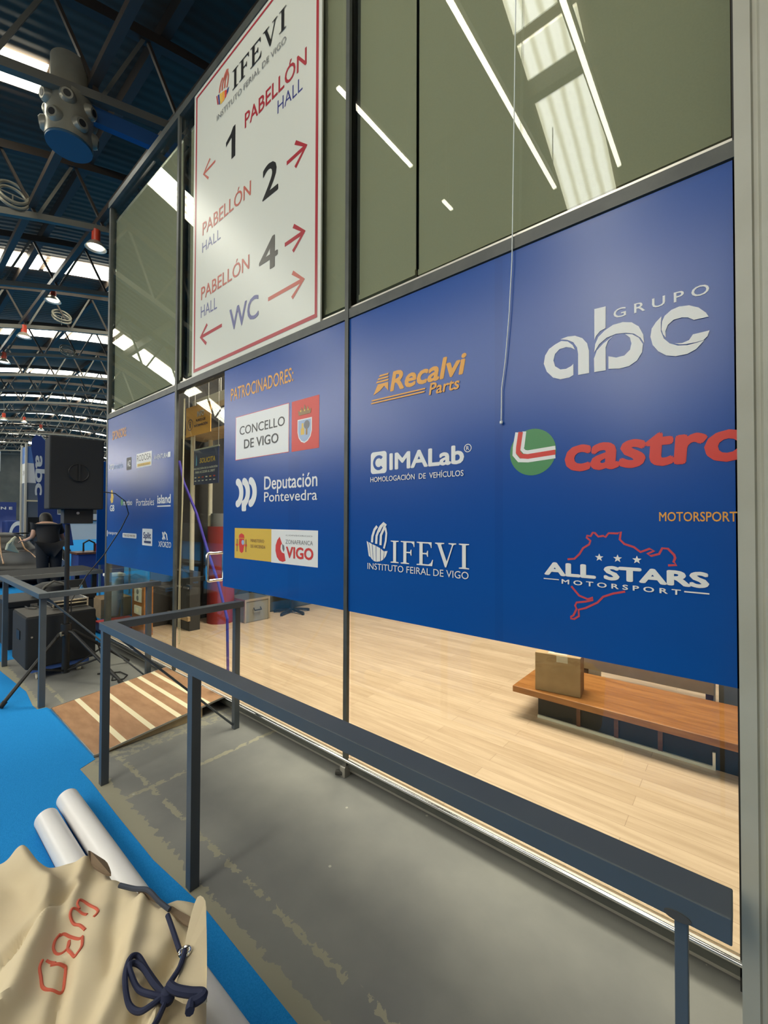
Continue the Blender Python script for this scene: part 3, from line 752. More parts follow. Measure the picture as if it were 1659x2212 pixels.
for i, a in enumerate((-3.20, -3.105, -3.01)):
    f.arc(a, 1.665, 0.075, 0.135 , -58, 58, M_WHITE, 24)
    f.disc(a + 0.052, 1.665 + 0.088, 0.03, M_WHITE); f.disc(a + 0.052, 1.665 - 0.088, 0.03, M_WHITE)
f.rrect(-3.085, 1.515, -3.02, 1.60, 0.015, M_WHITE)
f.build('triple_arc_emblem', tm)
f = flat(); f.text('Deputación', -2.78, 1.643, -2.172, 1.776, M_WHITE, 0.012); f.text('Pontevedra', -2.778, 1.583, -2.172, 1.657, M_WHITE, 0.005); f.build('white_wordmark', tm)
f = flat(); f.rect(-3.188, 1.134, -2.684, 1.379, M_YELLOW)
f.poly([(-3.11, 1.19), (-3.085, 1.178), (-3.06, 1.19), (-3.045, 1.25), (-3.05, 1.295), (-3.12, 1.295), (-3.125, 1.25)], M_RED); f.poly([(-3.125, 1.30), (-3.045, 1.30), (-3.05, 1.325), (-3.085, 1.338), (-3.12, 1.325)], M_RED); f.disc(-3.065, 1.265, 0.02, M_PALEB)
for a in (-3.15, -3.022): f.rect(a - 0.007, 1.19, a + 0.007, 1.29, M_BROWNP); f.rect(a - 0.015, 1.235, a + 0.015, 1.25, M_RED)
f.text('MINISTERIO', -2.954, 1.272, -2.775, 1.297, M_BROWNP); f.text('DE HACIENDA', -2.954, 1.228, -2.758, 1.253, M_BROWNP)
f.build('yellow_crest_panel', tm)
f = flat(); f.rect(-2.684, 1.131, -2.163, 1.378, M_WHITE)
f.poly([(-2.582, 1.325), (-2.61, 1.30), (-2.63, 1.26), (-2.632, 1.22), (-2.615, 1.175), (-2.585, 1.15), (-2.545, 1.143), (-2.51, 1.153), (-2.525, 1.205), (-2.555, 1.212), (-2.572, 1.235), (-2.568, 1.262), (-2.553, 1.275)], M_RED)
f.poly([(-2.552, 1.275), (-2.528, 1.262), (-2.523, 1.235), (-2.535, 1.215), (-2.55, 1.24)], M_GREYP)
f.text('CONSORCIO', -2.51, 1.333, -2.22, 1.342, M_GREYP); f.text('ZONAFRANCA', -2.512, 1.276, -2.214, 1.306, M_GREYP); f.text('VIGO', -2.505, 1.175, -2.208, 1.258, M_RED, 0.03)
f.build('white_quarter_panel', tm)

# right board
trb = board(fx(-1.878), X3 - 0.004, 'large blue sponsor board between the mullion and the cream pillar')
f = flat(); f.layer = 0.3; f.poly([(-0.90, 0.884), (-0.86, 0.884), (-0.86, 2.711), (-0.90, 2.711)], M_BOARD2); f.build('overlap_strip', trb)
f = flat(); f.text('Recalvi', -1.547, 2.190, -1.052, 2.304, M_ORANGE, 0.03, 0.18)
f.poly([(-1.675, 2.193), (-1.640, 2.252), (-1.560, 2.252), (-1.560, 2.20), (-1.590, 2.235), (-1.622, 2.212)], M_ORANGE)
for k in range(3): f.poly([(-1.655 + .012 * k, 2.260 + .017 * k), (-1.560, 2.260 + .017 * k), (-1.556, 2.270 + .017 * k), (-1.647 + .012 * k, 2.270 + .017 * k)], M_ORANGE)
f.text('Parts', -1.277, 2.120, -1.09, 2.184, M_ORANGE, 0.02, 0.15)
f.rect(-1.686, 2.158, -1.30, 2.166, M_ORANGE); f.rect(-1.690, 2.142, -1.304, 2.150, M_ORANGE)
f.build('orange_wordmark', trb)
f = flat(); f.rrect(-1.694, 1.724, -1.571, 1.853, 0.02, M_WHITE); f.arc(-1.632, 1.788, 0.026, 0.044, 45, 315, M_BOARD, 30)
f.text('IMALab', -1.55, 1.737, -1.065, 1.835, M_WHITE, 0.032); f.arc(-1.044, 1.813, 0.017, 0.021, 0, 360, M_WHITE); f.text('R', -1.052, 1.803, -1.036, 1.823, M_WHITE, 0.01)
f.text('HOMOLOGACIÓN  DE  VEHÍCULOS', -1.694, 1.675, -1.067, 1.713, M_WHITE, 0.008)
f.build('white_square_wordmark', trb)
f = flat(); shell(f, -1.728, 1.205, -1.561, 1.43, M_WHITE); f.serif('IFEVI', -1.54, 1.208, -1.032, 1.334, M_WHITE); f.text('INSTITUTO FEIRAL DE VIGO', -1.714, 1.158, -1.038, 1.195, M_WHITE)
f.build('white_shell_logo', trb)
f = flat(); f.text('G R U P O', -0.387, 2.266, -0.08, 2.304, M_WHITE, 0.008)
for p_ in (
    [(-0.541, 2.072), (-0.558, 2.065), (-0.595, 2.065), (-0.626, 2.079), (-0.653, 2.111), (-0.666, 2.149), (-0.66, 2.184), (-0.643, 2.209), (-0.618, 2.222), (-0.591, 2.231), (-0.564, 2.222), (-0.544, 2.201), (-0.534, 2.179), (-0.551, 2.192), (-0.571, 2.199), (-0.598, 2.197), (-0.617, 2.181), (-0.624, 2.154), (-0.617, 2.127), (-0.595, 2.108), (-0.571, 2.105), (-0.551, 2.112), (-0.541, 2.12)],
    [(-0.594, 2.239), (-0.564, 2.243), (-0.534, 2.238), (-0.505, 2.22), (-0.486, 2.193), (-0.479, 2.16), (-0.479, 2.067), (-0.522, 2.068), (-0.522, 2.157), (-0.526, 2.186), (-0.541, 2.212), (-0.564, 2.228)],
    [(-0.458, 2.328), (-0.415, 2.326), (-0.416, 2.237), (-0.437, 2.23), (-0.452, 2.214), (-0.458, 2.199)],
    [(-0.459, 2.148), (-0.455, 2.181), (-0.443, 2.208), (-0.419, 2.228), (-0.389, 2.242), (-0.354, 2.243), (-0.323, 2.233), (-0.299, 2.21), (-0.284, 2.174), (-0.281, 2.14), (-0.293, 2.164), (-0.315, 2.186), (-0.343, 2.197), (-0.378, 2.203), (-0.413, 2.196), (-0.44, 2.177), (-0.451, 2.16)],
    [(-0.46, 2.122), (-0.449, 2.153), (-0.425, 2.176), (-0.389, 2.197), (-0.407, 2.182), (-0.416, 2.158), (-0.416, 2.064), (-0.459, 2.066)],
    [(-0.346, 2.193), (-0.321, 2.185), (-0.299, 2.165), (-0.285, 2.137), (-0.288, 2.106), (-0.305, 2.078), (-0.333, 2.062), (-0.367, 2.06), (-0.406, 2.068), (-0.406, 2.119), (-0.378, 2.107), (-0.349, 2.108), (-0.329, 2.126), (-0.324, 2.15), (-0.329, 2.174)],
    [(-0.224, 2.176), (-0.222, 2.206), (-0.214, 2.225), (-0.193, 2.241), (-0.169, 2.246), (-0.139, 2.241), (-0.111, 2.224), (-0.09, 2.199), (-0.082, 2.182), (-0.125, 2.183), (-0.142, 2.197), (-0.161, 2.203), (-0.186, 2.202), (-0.204, 2.188), (-0.212, 2.166), (-0.211, 2.142), (-0.219, 2.156)],
    [(-0.224, 2.226), (-0.242, 2.209), (-0.256, 2.188), (-0.26, 2.158), (-0.253, 2.125), (-0.235, 2.096), (-0.21, 2.074), (-0.18, 2.064), (-0.145, 2.064), (-0.119, 2.075), (-0.095, 2.101), (-0.116, 2.098), (-0.145, 2.096), (-0.174, 2.102), (-0.199, 2.117), (-0.217, 2.14), (-0.226, 2.17), (-0.226, 2.201)],
    [(-0.182, 2.112), (-0.16, 2.108), (-0.14, 2.113), (-0.128, 2.131), (-0.08, 2.132), (-0.086, 2.113), (-0.098, 2.102), (-0.119, 2.1), (-0.15, 2.101), (-0.169, 2.105)]):
    f.poly(p_, M_WHITE)
f.build('silver_letters_logo', trb)
f = flat(); cx, cz, cr_ = -0.719, 1.761, 0.105
f.disc(cx, cz, cr_, M_GREEN)
def castL(off, wd, m):
    pts = [(cx - 0.048 - off * .9, cz + 0.098), (cx - 0.058 - off, cz + 0.03), (cx - 0.06 - off, cz + 0.01 - off * .6), (cx - 0.045 - off * .7, cz - 0.008 - off), (cx - 0.02, cz - 0.012 - off), (cx + 0.102, cz - 0.004 - off)]
    f.stroke(pts, wd, m)
castL(-0.013, 0.018, M_WHITE); castL(0.024, 0.018, M_WHITE); castL(0.006, 0.022, M_RED)
f.text('castro', -0.578, 1.66, 0.035, 1.79, M_RED, 0.035, 0.06)
f.build('red_wordmark_green_disc', trb)
f = flat(); f.text('MOTORSPORT', -0.236, 1.452, -0.009, 1.487, M_ORANGE, 0.012); f.build('orange_subheading', trb)
f = flat()
f.stroke([(-0.568, 1.288), (-0.54, 1.292), (-0.52, 1.313), (-0.506, 1.338), (-0.482, 1.355), (-0.477, 1.37), (-0.492, 1.383), (-0.49, 1.391), (-0.476, 1.389), (-0.468, 1.404), (-0.46, 1.403), (-0.447, 1.388), (-0.428, 1.392), (-0.421, 1.387), (-0.409, 1.403), (-0.376, 1.403), (-0.365, 1.41), (-0.369, 1.379), (-0.353, 1.362), (-0.32, 1.351), (-0.298, 1.333), (-0.268, 1.347), (-0.253, 1.34), (-0.275, 1.327), (-0.263, 1.32), (-0.237, 1.329), (-0.227, 1.351), (-0.209, 1.35), (-0.19, 1.328), (-0.187, 1.317), (-0.192, 1.302), (-0.183, 1.291), (-0.209, 1.288)], 0.008, M_TRACK)
f.stroke([(-0.553, 1.175), (-0.522, 1.139), (-0.488, 1.128), (-0.469, 1.137), (-0.469, 1.127), (-0.497, 1.117), (-0.532, 1.109), (-0.538, 1.095), (-0.532, 1.082), (-0.545, 1.053), (-0.555, 1.046), (-0.555, 1.038), (-0.542, 1.038), (-0.523, 1.053), (-0.524, 1.08), (-0.497, 1.09), (-0.451, 1.119), (-0.43, 1.145), (-0.394, 1.162), (-0.351, 1.175)], 0.008, M_TRACK)
def star(a, b, r):
    p = []
    for k in range(10):
        t = R(90 + 36 * k); q = r if k % 2 == 0 else r * 0.42
        p.append((a + q * math.cos(t), b + q * math.sin(t)))
    f.poly(p, M_WHITE)
for a, b in [(-0.444, 1.303), (-0.377, 1.303), (-0.31, 1.302)]: star(a, b, 0.0165)
f.text('ALL STARS', -0.666, 1.214, -0.087, 1.272, M_WHITE, 0.045)
f.text('M O T O R S P O R T', -0.592, 1.182, -0.170, 1.202, M_WHITE, 0.02)
f.rect(-0.668, 1.196, -0.603, 1.200, M_WHITE); f.rect(-0.160, 1.194, -0.087, 1.199, M_WHITE)
f.build('race_circuit_logo', trb)

# cord hanging in front of the right board
t = thing('pull_cord', 'thin white pull cord hanging in front of the large blue board', 'cord', (-0.789, WY - 0.012, 1.87))
MB().tube([(-0.71, WY - 0.02, 5.2), (-0.718, WY - 0.02, 3.66), (-0.737, WY - 0.018, 2.56), (-0.752, WY - 0.014, 2.33), (-0.770, WY - 0.012, 2.14), (-0.787, WY - 0.012, 2.02), (-0.789, WY - 0.012, 1.885)], 0.0022, 6).build('line', M_CORD, t)
MB().lathe([(0, 0.008), (0.006, 0.005), (0.0075, 0), (0.006, -0.006), (0, -0.008)], (-0.789, WY - 0.012, 1.876), 12).build('bead', M_CORD, t, smooth=True)

# direction sign
sg = thing('direction_sign', 'tall white hall direction sign with a red border and arrows', 'sign', (fx(-3.05), WY - 0.03, fz(2.779)))
SY = WY - 0.004
MB().box(fx(-3.952), fx(-2.149), SY, SY + 0.012, fz(2.779), fz(5.463)).build('panel', M_SIGN, sg)
def sflat(): return Flat((0, SY, 0), (1, 0, 0), (0, 0, 1), (0, -1, 0), FS)
f = sflat()
for a0, b0, a1, b1 in ((-3.918, 2.820, -3.895, 5.43), (-2.206, 2.820, -2.180, 5.43), (-3.918, 2.816, -2.180, 2.845), (-3.918, 5.41, -2.180, 5.43)):
    f.rect(a0, b0, a1, b1, M_SRED)
f.build('border', sg)
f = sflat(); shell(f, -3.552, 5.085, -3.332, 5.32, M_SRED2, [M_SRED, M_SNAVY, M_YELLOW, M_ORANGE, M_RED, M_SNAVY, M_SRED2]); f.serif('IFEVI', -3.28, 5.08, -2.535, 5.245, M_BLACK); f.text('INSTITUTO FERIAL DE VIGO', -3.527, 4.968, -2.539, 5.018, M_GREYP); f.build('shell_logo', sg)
def arrow(f, tip, tail, b0, b1, m, wd=0.03):
    f.stroke([tail, tip], wd, m); f.stroke([b0, tip, b1], wd, m); f.build('arrow', sg)
f = sflat(); f.text('PABELLÓN', -3.084, 4.640, -2.306, 4.800, M_SRED, 0.012); f.build('red_lettering', sg)
f = sflat(); f.text('HALL', -2.641, 4.490, -2.349, 4.590, M_SNAVY); f.build('blue_lettering', sg)
f = sflat(); f.poly([(-3.285, 4.498), (-3.225, 4.498), (-3.225, 4.765), (-3.262, 4.765), (-3.300, 4.725), (-3.374, 4.690), (-3.374, 4.650), (-3.285, 4.685)], M_BLACK); f.build('numeral', sg)
f = sflat(); f.text('2', -2.828, 3.913, -2.625, 4.172, M_BLACK, 0.015); f.build('numeral', sg)
f = sflat(); f.text('4', -2.866, 3.345, -2.625, 3.590, M_SGREY, 0.015); f.build('grey_numeral', sg)
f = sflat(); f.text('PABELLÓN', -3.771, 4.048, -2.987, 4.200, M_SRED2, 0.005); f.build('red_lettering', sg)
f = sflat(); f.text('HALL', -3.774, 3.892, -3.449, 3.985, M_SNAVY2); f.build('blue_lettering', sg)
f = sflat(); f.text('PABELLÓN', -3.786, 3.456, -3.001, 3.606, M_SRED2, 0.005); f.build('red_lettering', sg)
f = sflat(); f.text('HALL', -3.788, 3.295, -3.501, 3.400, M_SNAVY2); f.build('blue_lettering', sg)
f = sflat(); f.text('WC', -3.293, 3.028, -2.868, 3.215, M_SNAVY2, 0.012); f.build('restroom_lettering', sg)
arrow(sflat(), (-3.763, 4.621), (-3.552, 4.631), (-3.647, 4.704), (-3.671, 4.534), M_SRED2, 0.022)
arrow(sflat(), (-2.307, 4.060), (-2.525, 4.052), (-2.427, 4.152), (-2.425, 3.970), M_SRED)
arrow(sflat(), (-2.321, 3.461), (-2.541, 3.457), (-2.442, 3.554), (-2.445, 3.370), M_SRED)
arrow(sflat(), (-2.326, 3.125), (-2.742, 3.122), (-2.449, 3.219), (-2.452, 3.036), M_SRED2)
arrow(sflat(), (-3.787, 3.117), (-3.415, 3.121), (-3.669, 3.205), (-3.682, 3.030), M_SRED)

# ------------------------------------------------------------------ handrails and ramp
def rail_tube(mb, x0, x1, y0, y1, z0=0.836, z1=0.878): mb.box(x0, x1, y0, y1, z0, z1)
t = thing('handrail', 'near dark slate handrail along the concrete apron, ending at the cream pillar', 'handrail', (-1.4, 0.84, 0))
MB().box(-2.737, -0.014, 0.807, 0.875, 0.838, 0.878).build('long_rail', M_RAIL, t, bevel=0.002)
MB().box(-2.737, -2.669, 0.875, 1.668, 0.838, 0.878).build('short_rail', M_RAIL, t, bevel=0.002)
for x, y in ((-2.692, 0.827), (-1.674, 0.827), (-0.078, 0.843), (-2.705, 1.63)):
    h_ = 0.009 if x > -0.1 else 0.019
    p = MB().box(x - h_, x + h_, y - h_, y + h_, 0.0, 0.838).build('post', M_RAIL, t, bevel=0.0015)
MB().cyl((-2.705, 1.61, 0.03), (-2.70, 0.85, 0.83), 0.007, n=8).build('brace', M_RAIL, t)
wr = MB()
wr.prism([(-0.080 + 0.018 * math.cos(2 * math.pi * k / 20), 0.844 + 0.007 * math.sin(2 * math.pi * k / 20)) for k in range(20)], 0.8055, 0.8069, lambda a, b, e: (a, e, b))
wo = wr.build('rail_patch', M_RAILPATCH, t); wo['label'] = 'brown patch above the last post'  # thin brown oval laid on the rail front face
t = thing('handrail', 'far dark handrail beyond the ramp, in front of the black loudspeaker', 'handrail', (-5.1, 0.84, 0), None)
MB().box(-5.70, -4.09, 0.807, 0.875, 0.838, 0.878).build('long_rail', M_RAIL, t, bevel=0.002)
MB().box(-4.16, -4.09, 0.875, 1.70, 0.838, 0.878).build('short_rail', M_RAIL, t, bevel=0.002)
for x, y in ((-4.135, 0.842), (-5.55, 0.835), (-4.112, 1.60)):
    MB().box(x - 0.02, x + 0.02, y - 0.02, y + 0.02, 0.0, 0.838).build('post', M_RAIL, t, bevel=0.0015)
MB().cyl((-4.112, 1.58, 0.04), (-4.13, 0.87, 0.83), 0.007, n=8).build('brace', M_RAIL, t)

rp = thing('access_ramp', 'brown plywood ramp with cream grip strips up to the glass door', 'ramp', (-3.52, 1.3, 0))
RX0, RX1, RY0, RY1 = -4.02, -3.025, 0.88, 1.72
def rz(y): return 0.014 + (y - RY0) / (RY1 - RY0) * 0.088
def yz(a, b, e): return (e, a, b)
MB().prism([(RY0, rz(RY0) - 0.012), (RY1, rz(RY1) - 0.012), (RY1, rz(RY1)), (RY0, rz(RY0))], RX0, RX1, yz).build('deck', M_PLY, rp)
for x in (RX0 + 0.01, RX1 - 0.022):
    MB().prism([(RY0 + 0.02, 0.001), (RY1 - 0.16, 0.001), (RY1 - 0.16, rz(RY1 - 0.16) - 0.012), (RY0 + 0.02, rz(RY0 + 0.02) - 0.012)], x, x + 0.012, yz).build('side_cheek', M_PLYEDGE, rp)
for x in (RX0 - 0.004, RX1):
    MB().prism([(RY0, rz(RY0) - 0.01), (RY1, rz(RY1) - 0.01), (RY1, rz(RY1) + 0.002), (RY0, rz(RY0) + 0.002)], x, x + 0.004, yz).build('edge_trim', M_ALU, rp)
MB().box(RX0, RX1, RY0 - 0.006, RY0, 0.004, rz(RY0) + 0.002).build('front_trim', M_ALU, rp)
for y in (1.025, 1.20, 1.375, 1.475, 1.585):
    MB().prism([(y, rz(y)), (y + 0.032, rz(y + 0.032)), (y + 0.032, rz(y + 0.032) + 0.0015), (y, rz(y) + 0.0015)], RX0 + 0.002, RX1 - 0.002, yz).build('grip_strip', M_CREAM, rp)

# ------------------------------------------------------------------ loudspeaker group at the left
t = thing('speaker_stand', 'black tripod speaker stand behind the far handrail post', 'stand', (-4.69, 1.125, 0))
sx, sy = -4.69, 1.125
MB().cyl((sx, sy, 0.06), (sx, sy, 0.50), 0.03, n=16).build('lower_tube', M_BLK, t, smooth=True)
MB().cyl((sx, sy, 0.45), (sx, sy, 1.40), 0.019, n=16).build('upper_tube', M_BLK, t, smooth=True)
MB().cyl((sx, sy, 0.40), (sx, sy, 0.50), 0.042, n=16).build('collar', M_BLK, t, smooth=True)
MB().tube([(sx + 0.04, sy - 0.03, 0.41), (sx + 0.1, sy - 0.06, 0.42), (sx + 0.11, sy - 0.065, 0.45)], 0.008, 8).build('knob', M_DUCT, t)
for fx_, fy_ in ((-4.318, 0.632), (-4.12, 1.40), (-4.74, 1.66)):
    MB().tube([(sx, sy, 0.44), (sx + (fx_ - sx) * 0.12, sy + (fy_ - sy) * 0.12, 0.425), (fx_, fy_, 0.022)], 0.014, 10).build('leg', M_BLK, t, smooth=True)
    MB().tube([(sx, sy, 0.075), (sx + (fx_ - sx) * 0.55, sy + (fy_ - sy) * 0.55, 0.21)], 0.009, 8).build('brace', M_BLK, t)
    MB().cyl((fx_ - (fx_ - sx) * 0.06, fy_ - (fy_ - sy) * 0.06, 0.045), (fx_, fy_, 0.017), 0.018, n=10).build('rubber_foot', M_TYRE, t)

t = thing('loudspeaker', 'black loudspeaker seen from behind on top of the tripod stand', 'speaker', (sx, 1.17, 1.40))
rot = Matrix.Rotation(R(-6), 3, 'Z')
MB().obox((sx - 0.02, 1.175, 1.855), (0.34, 0.40, 0.64), rot).build('cabinet', M_BLKM, t, bevel=0.012)
MB().obox((sx - 0.02, 1.20, 1.47), (0.20, 0.22, 0.13), rot).build('pole_mount', M_BLK, t, bevel=0.006)
cc = Vector((sx + 0.157, 1.165, 1.86))
hd = MB().lathe([(0.0, 0.002), (0.072, 0.002), (0.076, 0.006), (0.080, 0.0)], cc, 28, 'x').build('handle_recess', M_BLK, t)
MB().obox(cc + Vector((0.008, 0.002, 0)), (0.012, 0.012, 0.15), rot).build('handle_bar', M_BLKM, hd)
MB().lathe([(0.0, 0.0), (0.012, 0.0), (0.012, 0.006), (0.0, 0.006)], (sx + 0.085, 1.18, 1.50), 12, 'x').build('socket', M_ALU, t)
tag(MB().tube([(sx + 0.12, 1.37, 1.70), (sx + 0.14, 1.46, 1.69), (sx + 0.16, 1.54, 1.62), (sx + 0.12, 1.585, 1.50), (sx + 0.0, 1.56, 1.35), (sx - 0.1, 1.45, 1.1), (sx - 0.1, 1.3, 0.9), (sx, 1.16, 0.7), (sx + 0.02, 1.16, 0.52)], 0.005, 6).build('power_cable', M_BLK), 'thin black cable looping from the right side of the loudspeaker', 'cable')
tag(MB().tube([(-4.66, 1.36, 0.30), (-4.6, 1.42, 0.02), (-4.45, 1.43, 0.006), (-4.32, 1.38, 0.006), (-4.28, 1.46, 0.006), (-4.36, 1.52, 0.006), (-4.48, 1.5, 0.012), (-4.6, 1.35, 0.006)], 0.006, 6).build('floor_cable', M_BLK), 'black cable coiled on the concrete behind the ramp', 'cable')

t = thing('bass_cabinet', 'large black bass speaker cabinet on a blue wheeled dolly', 'speaker', (-4.98, 1.10, 0.13))
MB().box(-5.37, -4.81, 0.862, 1.395, 0.116, 0.576).build('cabinet', M_BLKM, t, bevel=0.015)
MB().box(-5.36, -4.82, 0.872, 1.385, 0.576, 0.580).build('top_face', M_TOPBLK, t)
MB().box(-5.15, -5.02, 0.855, 0.863, 0.35, 0.43).build('handle', M_BLK, t)
MB().cyl((-4.81, 0.905, 0.40), (-4.804, 0.905, 0.40), 0.008, n=10).build('bolt', M_ALU, t)
t = thing('dolly', 'blue plastic dolly with cream castors under the black bass cabinet', 'dolly', (-4.97, 1.10, 0))
MB().box(-5.3, -4.84, 0.905, 1.35, 0.074, 0.113).build('deck', M_BLUEPL, t, bevel=0.008)
for x in (-5.24, -4.90):
    for y in (0.97, 1.28):
        c_ = MB().box(x - 0.025, x + 0.025, y - 0.02, y + 0.02, 0.055, 0.076).build('castor', M_ALU, t)
        MB().cyl((x, y - 0.014, 0.032), (x, y + 0.014, 0.032), 0.032, n=16).build('wheel', M_CREAMPL, c_, smooth=True)

t = thing('flight_case', 'small black case with bright aluminium edges on the bass cabinet', 'case', (-5.0, 1.22, 0.596))
x0, x1, y0, y1, z0, z1 = -5.30, -5.02, 1.10, 1.377, 0.583, 0.657
MB().box(x0, x1, y0, y1, z0, z1).build('shell', M_BLK, t)
e = 0.007
for z in (z0 + e, (z0 + z1) / 2 + 0.008, z1):
    m_ = MB()
    for a, b in (((x0, y0), (x1, y0)), ((x1, y0), (x1, y1)), ((x1, y1), (x0, y1)), ((x0, y1), (x0, y0))):
        m_.bar((a[0], a[1], z), (b[0], b[1], z), 0.012, 0.012)
    m_.build('edge_strip', M_CHROME, t)
for x, y in ((x0, y0), (x1, y0), (x1, y1), (x0, y1)):
    MB().box(x - e, x + e, y - e, y + e, z0, z1 + e).build('corner_post', M_CHROME, t)
MB().box(x1 - 0.06, x1 - 0.02, y0 - 0.014, y0 - 0.004, z0 + 0.015, z0 + 0.03).build('latch', M_CHROME, t)
tag(MB().tube([(-5.34, 0.95, 0.595), (-5.26, 0.96, 0.587), (-5.18, 1.0, 0.587), (-5.17, 1.03, 0.595), (-5.25, 1.06, 0.589), (-5.34, 1.02, 0.587)], 0.006, 6, True).build('cable_loop', M_BLK), 'black cable loop on the bass cabinet beside the small case', 'cable')

# black flight case row and folded backpack behind the rail
t = thing('equipment_case', 'long low black equipment case behind the bass cabinet', 'case', (-6.3, 1.2, 0))
MB().box(-6.6, -5.95, 0.92, 1.70, 0.05, 0.50).build('body', M_BLKM, t, bevel=0.01)
MB().box(-6.61, -5.94, 0.91, 1.71, 0.50, 0.56).build('lid', M_BLK, t, bevel=0.008)
for y in (1.1, 1.5): MB().box(-5.945, -5.93, y, y + 0.06, 0.44, 0.52).build('latch', M_ALU, t)
for x in (-6.5, -6.05):
    for y in (1.0, 1.62): MB().cyl((x, y - 0.015, 0.03), (x, y + 0.015, 0.03), 0.026, n=12).build('wheel', M_RUBBER, t)
t = thing('cable_bag', 'black bag with grey straps lying on the equipment case', 'bag', (-6.2, 1.3, 0.56))
MB().lathe([(0.0, 0.0), (0.16, 0.0), (0.19, 0.05), (0.17, 0.11), (0.09, 0.145), (0, 0.15)], (-6.18, 1.33, 0.56), 20).build('body', M_BLK, t, smooth=True)
MB().tube([(-6.06, 1.2, 0.60), (-6.02, 1.24, 0.68), (-6.05, 1.33, 0.73), (-6.05, 1.42, 0.69), (-6.04, 1.47, 0.60)], 0.012, 8).build('strap', M_TRUSS_L, t)
MB().lathe([(0, 0), (0.03, 0), (0.03, 0.05), (0.015, 0.07), (0.015, 0.09), (0, 0.09)], (-6.08, 1.60, 0.562), 14).build('spray_bottle', M_BLUEP, t, smooth=True)
t = thing('display_table', 'long low black table with a shiny front edge in front of the race car', 'table', (-7.9, 1.5, 0))
MB().box(-8.5, -7.5, -0.4, 2.25, 0.63, 0.66).build('top', M_BLKM, t)
MB().box(-7.5, -7.485, -0.4, 2.25, 0.61, 0.668).build('front_edge', M_ALU, t)
for y in (-0.3, 1.0, 2.15):
    for x in (-8.4, -7.55): MB().box(x - 0.03, x + 0.03, y - 0.03, y + 0.03, 0.004, 0.63).build('leg', M_BLK, t)
MB().box(-8.45, -7.52, -0.35, 2.2, 0.20, 0.24).build('shelf', M_BLKM, t)
tag(box('sticker_box', M_GREYP, -7.75, -7.56, 1.28, 1.52, 0.242, 0.34), 'small grey box on the lower shelf of the black table', 'box')
t = thing('leaning_panel', 'tall black panel leaning beside the bass cabinet near the blue carpet', 'panel', (-6.9, 2.0, 0))
MB().prism([(1.50, 0.004), (2.02, 0.004), (1.86, 0.62), (1.50, 0.62)], -6.95, -6.90, yz).build('face', M_BLKM, t)
MB().bar((-6.98, 1.55, 0.02), (-6.93, 1.55, 0.6), 0.03, 0.03).build('strut', M_BLK, t)

